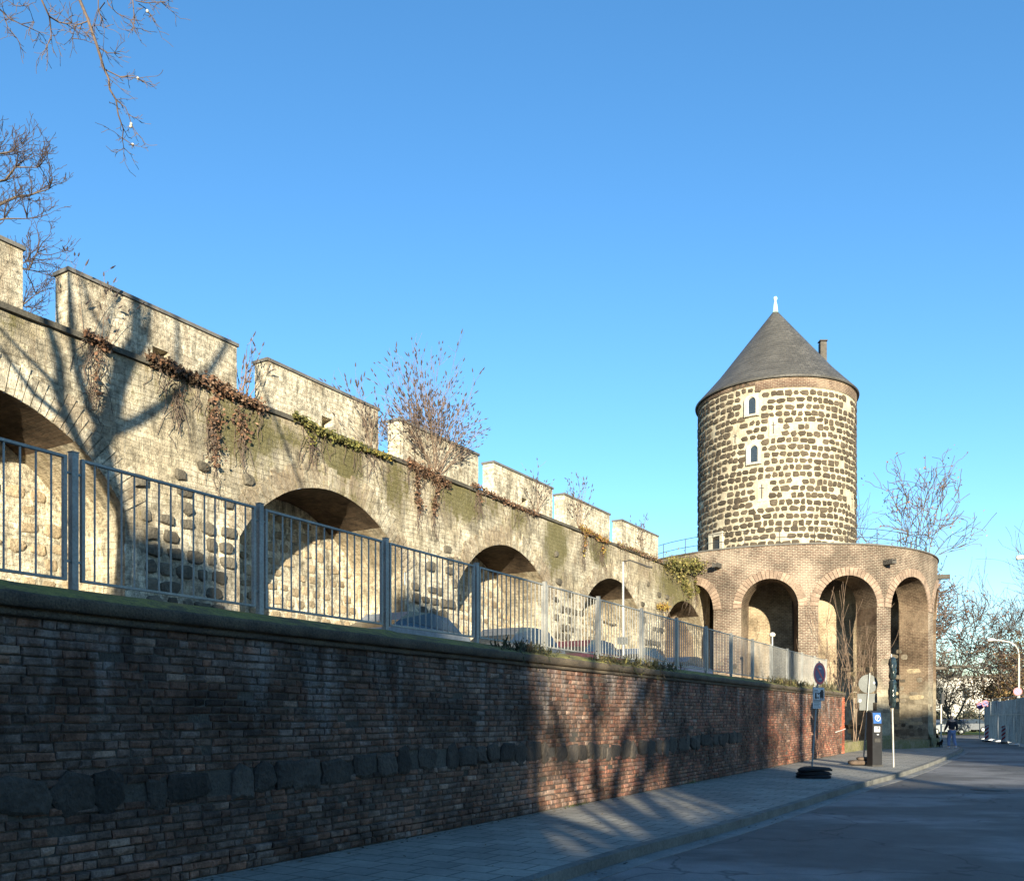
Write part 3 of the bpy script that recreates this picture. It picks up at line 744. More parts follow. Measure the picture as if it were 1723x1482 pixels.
# railing
rl=MB()
angs=list(range(-75,125,12))
for a in angs: rl.tube([PB(R_(a),RB-.55,BT),PB(R_(a),RB-.55,BT+.95)],.022,5)
for zz in (.95,.5): rl.tube([PB(R_(a),RB-.55,BT+zz) for a in range(-75,124,4)],.018,5)
rl.build('railing',MAT['iron'],ba)

# ================================================================ MILL TOWER
tw=thing('mill_tower',(CB[0],CB[1],BT),'round medieval mill tower of dark basalt stones with conical slate roof','tower')
RT=4.52; TT=20.35; rg=random.Random(5)
tm=MB(); vs=[];uv=[];fs=[]
for i in range(97):
    for j in range(41):
        a=2*math.pi*i/96; z=BT-.1+(TT-BT+.1)*j/40; vs.append(PB(a,RT+.025*nz(i*.5,z*1.3),z)); uv.append((a*RT,z))
for i in range(96):
    for j in range(40): a=i*41+j; fs.append((a,a+41,a+42,a+1))
tm.add(vs,fs,uv=uv,sm=True)
def TP(u,o,z): return PB(u/RT,RT+o,z)
WIN=[(-32.4,18.95,.75,1.15),(-31,16.25,.75,1.05),(-62,11.0,1.15,1.6),(-17.8,17.55,.45,.9),(-25.5,14.1,.5,1.1),(-45,17.3,.35,.7),(50,13.8,.5,1.0)]
z=BT+.15; row=0
while z<TT-.15:
    u=R_(-125)*RT
    while u<R_(95)*RT:
        w_=rg.choice([rg.uniform(.26,.38),rg.uniform(.38,.58),rg.uniform(.34,.48)]); uc=u+w_/2; ph=math.degrees(uc/RT)
        clear=any(abs(uc-R_(p)*RT)<ww/2+w_*.45 and abs(z-zz)<hh/2+.12 for p,zz,ww,hh in WIN)
        brickband= ph>-28 and z>TT-.72
        if not clear and not brickband and rg.random()<.965:
            v=rg.uniform(.6,1.15); stone(tm,TP,uc,z+rg.uniform(-.03,.03)+.05*nz(uc*.6,z,2),w_*.99,rg.uniform(.27,.355),rg.uniform(.03,.06),(v*1.05,v*.90,v*.72),rg=rg,jit=.2,m=1,n=rg.choice([5,6,7,8]))
        u+=w_+rg.uniform(.0,.05)
    z+=.372+rg.uniform(-.012,.014); row+=1
tm.lathe([(RT+.03,TT-.62),(RT+.05,TT-.60),(RT+.05,TT)],(*CB,0),60,R_(-30),R_(110),m=2); tm.lathe([(RT+.03,TT-.3),(RT+.045,TT-.3),(RT+.045,TT)],(*CB,0),30,R_(-110),R_(-30.2),m=2)
tm.build('wall',[MAT['render'],MAT['basalt'],mat_brick('eaves_brick',(.17,.10,.075),(.12,.075,.06),(.32,.27,.2),ms=.013)],tw)
rf=MB(); prof=[(4.70,20.28),(4.72,20.36),(4.05,21.08),(3.4,21.80),(.06,26.0)]
vs=[];uv=[];fs=[];acc=0
pr=[]
for i in range(len(prof)-1):
    for k_ in range(6): f=k_/6; pr.append((prof[i][0]*(1-f)+prof[i+1][0]*f,prof[i][1]*(1-f)+prof[i+1][1]*f))
pr.append(prof[-1])
rf.lathe(pr,(*CB,0),72); rf.lathe([(4.3,20.30),(4.70,20.28)],(*CB,0),72)
rf.build('roof',MAT['slate'],tw)
rfm=[o for o in COL.objects if o.name.startswith('roof')][-1]
fi=MB(); fi.lathe([(.17,25.85),(.12,26.3),(.06,26.55),(.09,26.6),(.13,26.7),(.09,26.8),(.0,26.84)],(*CB,0),16); x=fi.build('finial',MAT['copper']); x.parent=rfm; x.matrix_parent_inverse=Matrix.Translation(-wloc(tw)) if False else Matrix.Identity(4)
ch=MB(); cpos=(CB[0]+2.98,CB[1]+.4); ch.box((*cpos,22.9),(.38,.38,2.6)); x=ch.build('chimney',MAT['basalt']); x.parent=rfm
ch2=MB(); ch2.box((*cpos,24.30),(.46,.46,.06)); ch2.box((*cpos,24.24),(.3,.3,.1)); x=ch2.build('chimney_cap',MAT['iron']); x.parent=rfm
for (p_,zz,ww,hh) in WIN[:2]:
    f=MB(); n=12; a=R_(p_)
    def PT(u,o,z,a=a): q=PB(a,RT+o,z); return q+Vector((math.cos(a),math.sin(a),0))*u
    # stone surround with round-headed opening
    iw,ih=.24,.55; out=[];inn_=[]
    pts=[(-iw,-.5)]+[(-iw,0.2)]+[(iw*math.cos(math.pi-math.pi*k_/n),.2+iw*1.1*math.sin(math.pi*k_/n)) for k_ in range(1,n)]+[(iw,.2),(iw,-.5)]
    po=[(-.42,-.62),(-.42,.25)]+[(.42*math.cos(math.pi-math.pi*k_/n),.25+.36*math.sin(math.pi*k_/n)) for k_ in range(1,n)]+[(.42,.25),(.42,-.62)]
    N_=len(pts); vs=[PT(x,.11,zz+y) for x,y in po]+[PT(x,.11,zz+y) for x,y in pts]+[PT(x,-.0,zz+y) for x,y in pts]
    fs=[(i,i+1,N_+i+1,N_+i) for i in range(N_-1)]+[(N_+i,N_+i+1,2*N_+i+1,2*N_+i) for i in range(N_-1)]+[(0,N_,2*N_-1,N_-1)]
    f.add(vs,fs); f.pbox(PT,-.34,.34,.0,.16,zz-.60,zz-.5)
    f.add([PT(x,.11,zz+y) for x,y in po]+[PT(x,-.05,zz+y) for x,y in po],[(i,len(po)+i,len(po)+i+1,i+1) for i in range(len(po)-1)])
    fr=f.build('window',MAT['jambstone'],tw)
    gm=MB(); gm.pbox(PT,-.21,.21,.012,.02,zz-.5,zz+.45); x=gm.build('pane',MAT['glass']); x.parent=fr
    fm=MB(); fm.pbox(PT,-.235,-.185,.02,.035,zz-.5,zz+.3); fm.pbox(PT,.185,.235,.02,.035,zz-.5,zz+.3); fm.pbox(PT,-.185,.185,.02,.035,zz-.5,zz-.46); fm.tube([PT(.21*math.cos(math.pi*k_/10),.028,zz+.25+.2*math.sin(math.pi*k_/10)) for k_ in range(11)],.025,5); x=fm.build('frame',MAT['white']); x.parent=fr
d=MB(); a=R_(-62)
def PD(u,o,z): q=PB(a,RT+o,z); return q+Vector((math.cos(a),math.sin(a),0))*u
d.pbox(PD,-.62,-.32,-.1,.10,BT,12.0); d.pbox(PD,.32,.55,-.1,.09,BT,12.0); d.pbox(PD,-.62,.55,-.1,.11,12.0,12.22); d.pbox(PD,-.32,.32,-.1,.0,BT,12.0,m=1)
d.build('doorway',[MAT['jambstone'],MAT['signback']],tw)
for (p_,zz,ww,hh) in WIN[3:]:
    sl_=MB()
    a=R_(p_)
    def PT(u,o,z,a=a): q=PB(a,RT+o,z); return q+Vector((math.cos(a),math.sin(a),0))*u
    sl_.pbox(PT,-ww/2,ww/2,0,.035,zz-hh/2,zz+hh/2); sl_.pbox(PT,-.03,.03,.02,.04,zz-hh*.36,zz+hh*.36,m=1); sl_.pbox(PT,-.13,.13,.02,.041,zz+hh*.16,zz+hh*.2,m=1)
    sl_.build('arrow_slit',[MAT['render'],MAT['ink']],tw)
# ================================================================ TREES
def grow(mb,p,d,L,r,lvl,rg,spread=.7,up=.1,sides=(7,5,4,3,3),nch=(4,5,5,4),tw=None,tips=None,mt=0,seg=6,curl=.16,rmin=.004,t=(1,1,1),short=.62):
    pts=[Vector(p)]; d=Vector(d).normalized(); rad=[r]; dirs=[d.copy()]
    for i in range(seg):
        d=(d+Vector((rg.gauss(0,curl),rg.gauss(0,curl),rg.gauss(0,curl)+up*.35))).normalized()
        pts.append(pts[-1]+d*L/seg); rad.append(max(rmin,r*(1-.62*(i+1)/seg))); dirs.append(d.copy())
    target=mb if (tw is None or lvl<2) else tw
    target.tube(pts,rad,sides[min(lvl,4)],cap=False,m=mt,t=t)
    if lvl<len(nch):
        for k in range(nch[lvl]):
            f=rg.uniform(.28,1.0) if k else 1.0; i=min(seg,max(1,int(f*seg)))
            ax=dirs[i].orthogonal().normalized(); ax.rotate(Matrix.Rotation(rg.uniform(0,2*math.pi),3,dirs[i]))
            nd=(dirs[i]+ax*spread*rg.uniform(.5,1.35)).normalized()
            grow(mb,pts[i],nd,L*short*rg.uniform(.75,1.15),max(rmin,rad[i]*rg.uniform(.5,.72)),lvl+1,rg,spread,up,sides,nch,tw,tips,mt,max(3,seg-1),curl,rmin,t,short)
    elif tips is not None: tips.append((pts[-1],dirs[-1]))
def tree(name,base,h,label,cat,seed,tr=.25,mat='barkg',tmat='twig',trunk_f=.3,lean=(0,0),limbs=5,limb_l=.42,spread=.75,up=.25,nch=(4,5,4),group=None,rmin=.012,leaves=None,curl=.16,limb_out=.75):
    rg=random.Random(seed); base=Vector(base); th=thing(name,base,label,cat,group)
    trk=MB(); crn=MB(); H=h*trunk_f; tips=[]
    pts=[base+Vector((lean[0]*i/5+.05*rg.gauss(0,1)*(i>0),lean[1]*i/5,H*i/5-.1)) for i in range(6)]
    trk.tube(pts,[tr*1.35,tr*1.05,tr,tr*.95,tr*.9,tr*.85],10)
    for k in range(limbs):
        a=2*math.pi*k/limbs+rg.uniform(-.4,.4); o=limb_out*rg.uniform(.45,1.2) if k else .1
        grow(trk,pts[-1] if k<3 else pts[-2],Vector((math.cos(a)*o,math.sin(a)*o,1)),h*limb_l*rg.uniform(.8,1.2)*(1.25 if k==0 else 1),tr*rg.uniform(.42,.6),0,rg,spread,up,nch=nch,tw=crn,tips=tips,rmin=rmin,curl=curl)
    trk.build('trunk',MAT[mat],th)
    if leaves:
        cnt,size,cols=leaves
        for _ in range(cnt):
            p,d=rg.choice(tips); q=p+Vector((rg.gauss(0,.28),rg.gauss(0,.28),rg.gauss(0,.22))); a=Vector((rg.gauss(0,1),rg.gauss(0,1),rg.gauss(0,1))).normalized(); b=a.orthogonal().normalized(); c_=a.cross(b)
            z_=size*rg.uniform(.6,1.4); crn.add([q-b*z_,q+c_*z_*.5,q+b*z_,q-c_*z_*.5],[(0,1,2,3)],rg.choice(cols),m=1)
        crn.build('crown',[MAT[tmat],MAT['leaf']],th)
    else: crn.build('crown',MAT[tmat],th)
    return th
tree('bare_tree',(35.3,80,-.1),21,'tall bare plane tree with reddish seed clusters rising behind the brick bastion','tree',4,tr=.36,mat='barkg',tmat='twig',trunk_f=.30,limbs=8,limb_l=.35,spread=.9,up=.06,nch=(5,6,5,3),rmin=.026,curl=.2,limb_out=1.25,
     leaves=(3500,.11,[(.20,.10,.07),(.26,.14,.09),(.16,.10,.08)]))
tree('bare_tree',(32.6,84,-.1),19,'lower bare tree directly right of the mill tower, behind the bastion railing','tree',12,tr=.3,tmat='twig',trunk_f=.3,limbs=5,limb_l=.34,spread=.8,nch=(5,5,4),rmin=.016)
tree('bare_tree',(46.5,78,-.1),15.5,'slender bare tree with several pale upright stems beyond the brown bushy tree','tree',23,tr=.2,tmat='twig',trunk_f=.15,limbs=6,limb_l=.45,spread=.55,nch=(5,5,4),rmin=.014,limb_out=.5)
tree('bare_tree',(41.5,66,-.1),15.5,'dark bare tree cut off by the right edge of the photo','tree',31,tr=.25,mat='bark',tmat='darktwig',trunk_f=.35,limbs=6,limb_l=.33,spread=.8,nch=(5,5,4),rmin=.013)
tree('brown_tree',(46.0,78,-.1),9.0,'broad brown bushy tree behind the sheeted site fence','tree',8,tr=.32,mat='bark',tmat='darktwig',trunk_f=.28,limbs=9,limb_l=.42,spread=.95,up=.02,nch=(5,6,5),rmin=.016,limb_out=1.6,
     leaves=(15000,.11,[(.13,.085,.035),(.09,.06,.03),(.20,.12,.045),(.07,.065,.025),(.24,.16,.07)]))
tree('shrubby_tree',(45.2,92,-.1),9.5,'grey twiggy tree in the gap between bastion corner and brown tree','tree',17,tr=.2,mat='barkg',tmat='twig',trunk_f=.15,limbs=7,limb_l=.38,spread=.9,up=.1,nch=(5,5,4),rmin=.016,limb_out=1.2,
     leaves=(3500,.10,[(.16,.13,.08),(.12,.10,.06)]))
# left edge tree behind the wall: limbs reach in from the left
tb=thing('bare_tree',(-21.5,30.5,2.8),'dark bare tree behind the leftmost merlon, limbs reaching in from the left edge','tree')
trk=MB();crn=MB(); rg=random.Random(44)
trk.tube([(-21.5,30.5,2.7),(-21.3,30.5,9),(-20.8,30.6,15),(-20.6,30.6,20)],[.38,.33,.26,.16],10)
for (z0,tgt,L) in ((18.5,(62,282),1),(17.5,(82,318),1),(16,(45,368),1),(14.5,(45,440),1),(19.5,(20,255),1),(13,(60,495),1),(15,(62,425),1)):
    q=at(*tgt,30.5); p0=Vector((-20.8,30.6,z0)); d=q-p0; crnl=d.length
    pts=[p0+d*f+Vector((rg.gauss(0,.12),rg.gauss(0,.3),.9*math.sin(f*math.pi)*.5+rg.gauss(0,.1)))*(0<f<1) for f in [i/7 for i in range(8)]]
    trk.tube(pts,[.11-.095*i/7 for i in range(8)],5,cap=False)
    for i in range(1,8):
        for _ in range(5 if i>3 else 2):
            dd=(d.normalized()+Vector((rg.gauss(0,.6),rg.gauss(0,.6),rg.gauss(.15,.6)))).normalized()
            grow(crn,pts[i],dd,rg.uniform(.45,1.05),.02,2,rg,.75,.2,nch=(0,0,4,3),rmin=.008,short=.5)
trk.build('trunk',MAT['bark'],tb); crn.build('crown',MAT['darktwig'],tb)

# shadow-casting street tree at the kerb behind/left of the camera, its outer branches hang into the picture
SUNH=Vector((math.sin(R_(SUN_AZ)),-math.cos(R_(SUN_AZ)),math.tan(R_(SUN_EL))))
YT=6.0
def lift(px,py,dy=0):
    s,z=wp(px,py); q=PW(s,0,z); t=(q.y-(YT+dy))/math.cos(R_(SUN_AZ)); return q+SUNH*t
st=thing('plane_tree',(lift(194,985).x,YT,2.8),'terrace plane tree whose bare twigs with seed balls hang into the top left corner','tree')
trk=MB();crn=MB();rg=random.Random(9)
b0=lift(194,983); base=Vector((b0.x-.05,YT,2.8))
def limb(pp,r0,r1,dy=1.0,n=6,sub=4,lv=2):
    pts=[]
    for i,q in enumerate(pp): pts.append(lift(*q) if not isinstance(q,Vector) else q)
    for i in range(1,len(pts)): # give the limb some depth along the light so that it is not flat
        pts[i]=pts[i]+SUNH*(dy*i/len(pts))
    N_=len(pts); trk.tube(pts,[r0+(r1-r0)*i/(N_-1) for i in range(N_)],8,cap=False)
    d=(pts[-1]-pts[-2]).normalized()
    for _ in range(sub):
        grow(crn,pts[-1],d+Vector((rg.gauss(0,.4),rg.gauss(0,.4),rg.gauss(0,.3))),rg.uniform(1,2.2),r1*.7,lv,rg,.6,.2,nch=(0,0,3,3),rmin=.008)
trk.tube([base,base+Vector((.0,0,1.0)),lift(194,983),lift(198,925)],[.27,.2,.16,.16],10,cap=False)
limb([(198,925),(200,880),(192,835),(178,790),(170,745),(175,731)],.15,.15,0,sub=0)
limb([(200,880),(186,840),(151,781),(118,712),(104,677),(100,609),(86,560),(70,505),(60,440)],.10,.05,1.2)
limb([(175,731),(151,690),(131,623),(121,569),(116,510),(112,455),(105,400)],.085,.03,-1.0)
limb([(175,731),(189,690),(205,609),(228,569),(229,515),(226,460),(215,380)],.15,.06,1.5)
limb([(189,690),(212,640),(245,570),(250,520),(262,450)],.07,.03,-1.0)
limb([(175,731),(229,708),(270,685),(310,650),(351,623),(378,580),(392,530),(400,460)],.10,.035,1.5)
limb([(310,650),(296,609),(297,547),(300,480)],.055,.02,-.6)
limb([(131,623),(173,557),(151,518),(135,466),(128,410)],.05,.02,.8)
limb([(205,609),(165,570),(190,510),(200,470)],.04,.02,.5)
limb([(86,640),(40,595),(0,553),(-60,500)],.045,.02,.8)
limb([(60,666),(26,620),(0,585),(-50,520)],.05,.02,.8)
limb([(103,677),(86,640)],.06,.045,0,sub=0); limb([(118,712),(60,666)],.06,.05,0,sub=0)
YB=8.0
def hp(x,y,dy=0): return at(x/5.7,y/5.7,YB+dy)
conn=lift(100,420)
top=hp(500,-1100)
trk.tube([lift(226,460)+SUNH*1.2,Vector((-7.0,6.5,15.5)),Vector((-6.2,7.2,15.2)),hp(300,-2200)],[.05,.05,.045,.035],6,cap=False)
hub=hp(300,-2200)
def hang(pp,r0,r1,twn=8,start=None):
    pts=([start] if start else [])+[hp(x,y,rg.uniform(-.15,.15)) for x,y in pp]; N_=len(pts)
    crn.tube(pts,[r0+(r1-r0)*i/(N_-1) for i in range(N_)],5,cap=False)
    for i in range(1,N_):
        for _ in range(twn//4+1 if i<N_-1 else twn*2//3):
            d=(pts[i]-pts[i-1]).normalized()+Vector((rg.gauss(0,.7),rg.gauss(0,.7),rg.gauss(0,.7)))
            q=pts[i]+(pts[i-1]-pts[i])*rg.random()*.6 if i<N_-1 else pts[i]
            grow(crn,q,d,rg.uniform(.07,.2),.0035,3,rg,.8,.0,nch=(0,0,0,3),rmin=.0022,seg=4,short=.5)
    return pts
hang([(760,0),(840,190),(930,450),(990,650),(1040,760),(1050,860),(1110,960),(1130,1100),(1180,1240),(1170,1340),(1185,1420)],.016,.003,7,hub)
hang([(930,450),(1030,510),(1090,510)],.006,.003,6); hang([(1000,665),(1150,740),(1230,740),(1320,755)],.006,.003,7)
hang([(1110,960),(1200,1030),(1240,1130),(1255,1190)],.005,.003,5); hang([(1180,1330),(1270,1390)],.004,.003,5)
hang([(-60,60),(0,95),(100,185),(200,235),(320,210)],.009,.003,7,hub); hang([(200,235),(370,310)],.005,.003,6); hang([(30,130),(70,260),(160,370)],.005,.003,6)
hang([(395,0),(470,160),(485,290),(490,370),(445,440)],.010,.003,6,hub); hang([(470,160),(560,215),(640,230),(690,225)],.008,.004,10)
hang([(840,205),(720,250),(700,330)],.006,.003,6); hang([(940,0),(940,110),(900,240)],.006,.003,7,hub); hang([(1000,30),(940,110),(980,180),(960,250)],.005,.003,4)
hang([(1270,0),(1285,170),(1275,270)],.007,.003,8,hub); hang([(1040,50),(1120,130),(1240,190)],.005,.003,5,hub); hang([(1300,10),(1400,30),(1540,20)],.007,.003,9,hub); hang([(1330,40),(1390,80),(1440,140)],.005,.003,5)
hang([(60,0),(150,60),(215,60)],.005,.003,5,hub); hang([(690,370),(750,375)],.004,.003,4)
sd=MB()
for (x,y) in ((1255,1190),(1270,1390),(1320,755),(1410,110),(1250,1215)):
    c=hp(x,y); sd=MB(); sd.lathe([(0,-.014),(.01,-.01),(.013,0),(.01,.01),(0,.014)],c,8); sd.build('seed_ball',MAT['jambstone'],st)
trk.build('trunk',MAT['barkg'],st); crn.build('crown',MAT['twig'],st)
# unseen trees added behind the camera to dapple the light
for (x,y,h,sd_,tr_) in ((3.6,-11,17,71,.34),(5.7,-14,16,72,.26),(10.8,-12,18,74,.25),(25,-16,20,76,.3)):
    tree('dapple_tree',(x,y,-.1),h,{71:'nearest bare tree added behind the camera casting branch shadows on the brick wall',72:'second bare tree added for dapple behind the camera beside the low building',74:'third bare tree added behind the camera shading the road',76:'farthest right bare tree added for dapple behind the camera, tallest of its row'}[sd_],'tree',sd_,tr=tr_,tmat='twig',trunk_f=.22,limbs=5,limb_l=.36,spread=.6,nch=(5,5,3),group='unseen bare trees added to dapple the light',rmin=.012)

# ================================================================ UNSEEN HOUSES ADDED BEHIND THE CAMERA (roofs and gaps shaped for their shadows)
def house(q0,q1,h0,h1,label,depth=9,y=-30,mat='bwhite',chim=(),gl=True):
    x0,x1=q0+1.94,q1+1.94; th=thing('shade_house',((x0+x1)/2,y-depth/2,-.1),label,'house','unseen houses added to shade the street')
    m=MB(); e0,e1=h0-.9,h1-.9; ya,yb=y,y-depth; ym=(ya+yb)/2
    m.add([(x0,ya,-.15),(x1,ya,-.15),(x1,ya,e1),(x0,ya,e0),(x0,yb,-.15),(x1,yb,-.15),(x1,yb,e1),(x0,yb,e0)],[(1,0,3,2),(4,5,6,7),(0,4,7,3),(5,1,2,6)]); m.build('wall',MAT[mat],th)
    r=MB(); r.add([(x0,ya+.25,e0-.05),(x1,ya+.25,e1-.05),(x1,ym,h1),(x0,ym,h0),(x0,yb-.25,e0-.05),(x1,yb-.25,e1-.05)],[(0,1,2,3),(3,2,5,4)]); r.add([(x0,ya,e0),(x0,ym,h0),(x0,yb,e0)],[(0,1,2)]); r.add([(x1,ya,e1),(x1,ym,h1),(x1,yb,e1)],[(0,1,2)])
    rf_=r.build('roof',MAT['broof'],th)
    for (c0,c1,ch_) in chim:
        cm=MB(); cm.box(((c0+c1)/2+1.94,ym+.2,ch_/2+h0/2-1),(c1-c0,.8,ch_-h0+2)); o=cm.build('chimney',MAT['bred']); o.parent=rf_  # wide block shaped and placed for the shadow it throws
    nf=max(1,int(min(h0,h1)/3.1)); nw=max(1,int((x1-x0)/2.6))
    if gl and x1-x0<30:
        for f in range(nf):
            for k in range(nw):
                wm=MB(); cx=x0+(x1-x0)*(k+.5)/nw; zc=1.6+3.0*f
                if zc+1>min(e0,e1): continue
                wm.box((cx,y+.02,zc),(1.0,.06,1.4)); wo_=wm.build('window',MAT['white'],th)
                pm=MB(); pm.box((cx,y+.052,zc),(.84,.02,1.24)); po=pm.build('pane',MAT['glass']); po.parent=wo_
house(-46,-16,13.6,13.6,'long plain house added for shade behind the camera on the far left',gl=False)
house(-16,-6.9,14.3,14.3,'pale house added for shade behind the camera left of the house with two chimneys')
house(-6.9,1.4,14.8,15.0,'pale house behind the camera with two brick chimneys on its roof',chim=((-6.5,-5.0,15.7),(-1.6,-.1,17.0)))
house(1.4,5.4,8.8,9.9,'low annexe added behind the camera, sloping roof shaped for the light gap')
house(5.4,10.2,16.0,16.0,'narrow tall house added for shade behind the camera between two low annexes',mat='bred')
house(10.2,20.6,11.0,11.0,'low brick workshop added behind the camera, chimney placed to throw a shadow strip',mat='bred',chim=((12.7,13.3,17.5),))
house(20.6,46,17.8,18.5,'large pale apartment house added for shade behind the camera on the far right')

# ================================================================ PLANTS ON THE WALL
def h_wd(wd,rg): return wd*rg.choice([.6,.8,1,1.5])
def ivy(label,path,n,width,cols,hang=(),seed=1,size=.058,dark=None,cat='ivy',fluff=.07,stems=16):
    rg=random.Random(seed); m=MB(); P3=[]
    for (x,y) in path: s,z=wp(x,y); P3.append((s,z))
    L=[P3]+[[wp(*q) for q in h_[0]] for h_ in hang]; ws=[(width,fluff,1.0)]+[(h_[1],.06,h_[2]) for h_ in hang]
    for pl_,(wd,fl_,amt) in zip(L,ws):
        segs=list(zip(pl_[:-1],pl_[1:])); 
        for _ in range(int(n*amt*(.8 if amt==1 else .26))):
            a,b=rg.choice(segs); f=rg.random(); s=a[0]+(b[0]-a[0])*f; z=a[1]+(b[1]-a[1])*f
            cl=.6+.8*max(0,nz(s*2.2,z*2.2,seed)+.3)
            w2=h_wd(wd,rg) if amt<1 else wd
            q=PW(s+rg.gauss(0,w2*.45),.05+abs(rg.gauss(0,fl_)),z+rg.gauss(0,wd*cl*.5))
            nn=(NM+Vector((rg.gauss(0,.7),rg.gauss(0,.7),rg.gauss(.3,.6)))).normalized(); b_=nn.orthogonal().normalized(); b_.rotate(Matrix.Rotation(rg.uniform(0,6.28),3,nn)); c_=nn.cross(b_); z_=size*.72*rg.uniform(.5,1.4)
            c=Vector(rg.choice(cols))*rg.uniform(.5,1.2); m.add([q-b_*z_,q-c_*z_*.7,q+b_*z_,q+c_*z_*.7],[(0,1,2,3)],tuple(c))
        for _ in range(stems):
            a,b=rg.choice(segs); f=rg.random(); s=a[0]+(b[0]-a[0])*f; z=a[1]+(b[1]-a[1])*f
            pts=[PW(s,.04,z)]; 
            for k_ in range(6): pts.append(pts[-1]+UM*rg.gauss(0,.08)+NM*rg.gauss(0,.015)+Vector((0,0,-rg.uniform(.02,.18)*(1+wd)))); 
            m.tube([p_+NM*.02 for p_ in pts],.007,3,cap=False,m=1)
    c0=PW(P3[0][0],.0,P3[0][1]); o=m.build('ivy_patch',[MAT['leaf'],MAT['twig']],loc=tuple(c0)); tag(o,label,cat,'ivy and creeper along the wall top'); return o
BR=[(.15,.08,.045),(.20,.105,.06),(.12,.075,.045),(.22,.14,.09)]; DK=[(.05,.035,.02),(.08,.05,.03),(.12,.07,.04)]; GN=[(.12,.125,.03),(.17,.16,.04),(.22,.19,.06),(.09,.09,.03)]; YE=[(.34,.24,.05),(.28,.20,.04),(.30,.15,.04)]
IVS=.72
ivy('small reddish creeper over the cap below the first full merlon, with one thin trailing strand',[(140,562),(178,588)],420,.14,BR,[([(160,590),(158,640),(162,672)],.09,.45)],1)
ivy('dark brown clump of ivy on the cap under the triangular slot',[(245,603),(290,622),(338,645)],1200,.12,DK+BR[:1],[([(290,640),(300,690)],.25,.12)],2)
ivy('rusty red creeper hanging thickly in the first gap right of the shaded merlon',[(345,640),(390,665),(440,688)],1300,.15,BR,[([(360,670),(362,740),(358,790)],.25,.5),([(400,690),(405,740)],.3,.35),([(352,700),(350,720)],.12,.2)],3)
ivy('green leafy ivy clump on the cap under the second full merlon',[(490,700),(540,728),(600,752)],1500,.13,GN,[([(520,730),(525,745)],.2,.15)],4)
ivy('thin yellowish ivy just left of the big bare bush',[(600,752),(655,772)],420,.09,GN+YE[:1],[],5)
ivy('two-tongued creeper hanging below the big bare bush, greener on its left tongue',[(683,778),(715,795),(750,815)],1300,.17,BR+DK[1:],[([(697,790),(700,830),(703,860)],.16,.7),([(735,815),(728,845),(727,862)],.14,.5)],6)
ivy('sparse brown creeper above the second visible arch',[(790,815),(850,845),(905,868)],1100,.10,BR+DK[2:],[([(800,825),(805,845)],.15,.2)],7,size=.05)
ivy('yellow and orange creeper trailing from the cap between the third and fourth visible arches',[(972,888),(1020,912)],900,.13,YE+BR[:2],[([(983,895),(980,932)],.13,.5),([(1010,915),(1012,935)],.18,.3)],8,size=.055)
ivy('thin brown growth along the far cap left of the bastion',[(1035,915),(1075,930),(1110,945)],800,.13,BR+GN[2:3],[],10,size=.055)
ivy('large olive green mat of ivy over the wall end beside the brick bastion',[(1115,948),(1150,950),(1172,955)],3800,.42,GN+[(.2,.15,.06),(.26,.22,.07)],[([(1140,960),(1150,985),(1160,1000)],.5,.7),([(1168,975),(1170,1000)],.25,.25)],11,size=.075,fluff=.3)
ivy('small patch of yellow leaves low on the wall left of the last arch',[(1103,1020),(1122,1022)],420,.22,YE,[],12,size=.06)

def bush(label,px,py,n,h,fan,seed,thick=.012,tipc='seed',lean=0,o0=.05,group='bare shrubs rooted in the wall top',heads=True,yspread=.35,sub=5):
    rg=random.Random(seed); s,z=wp(px,py); base=PW(s,-.1+o0,z-.05); th=thing('bare_shrub',base,label,'shrub',group); a=MB(); b=MB()
    for _ in range(n):
        an=rg.gauss(lean,fan); el=rg.gauss(0,yspread); d=(UM*math.sin(an)+NM*math.sin(el)*.7+Vector((0,0,math.cos(an)))).normalized(); L=h*rg.uniform(.55,1.05)*(1-.25*abs(an-lean))
        p=base+UM*rg.gauss(0,.12); pts=[p]; dd=d.copy()
        for i in range(7):
            dd=(dd+Vector((rg.gauss(0,.07),rg.gauss(0,.07),rg.gauss(0,.05)))+UM*(an-lean)*.04).normalized(); pts.append(pts[-1]+dd*L/7)
        a.tube(pts,[thick*(1-.7*i/7) for i in range(8)],3,cap=False)
        ends=[(pts[-1],dd)]
        for _k in range(sub):
            i=rg.randint(3,7); d2=(dd+Vector((rg.gauss(0,.4),rg.gauss(0,.4),rg.gauss(.1,.35)))).normalized(); e=pts[i]+d2*L*rg.uniform(.08,.22); a.tube([pts[i],(pts[i]+e)/2+Vector((0,0,-.02)),e],[thick*.5,thick*.4,thick*.3],3,cap=False); ends.append((e,d2))
        if heads:
            for e,d2 in ends:
                if rg.random()<.6:
                    l_=rg.uniform(.06,.17); a.tube([e,e+d2*l_*.4+Vector((0,0,.0)),e+d2*l_],[.012,.02,.004],4,cap=False,m=1)
    a.build('stems',[MAT['stem'],MAT[tipc]],th)
MAT['stem']=M('stem',(.24,.165,.115),.9,.3,6,22,0); MAT['head']=M('dry_head',(.085,.065,.06),.9,.3,6,22,0)
bush('big bare bush with dry seed heads fanning up over the third full merlon',735,800,105,3.5,.55,5,tipc='head',lean=-.22,sub=18,thick=.009)
bush('small dark bush in the gap between the first two full merlons',412,668,14,1.5,.25,6,tipc='head',lean=.05,sub=4)
bush('fine bare shoots in front of the right end of the second full merlon',632,765,34,2.1,.32,7,tipc='head',lean=-.5,thick=.008)
bush('tuft of dry shoots on the first full merlon above the red creeper',170,590,12,1.9,.32,14,tipc='head',lean=.05,thick=.007)
bush('fine pale shoots in front of the fourth full merlon',905,868,20,1.7,.5,8,tipc='head',lean=-.1,thick=.009)
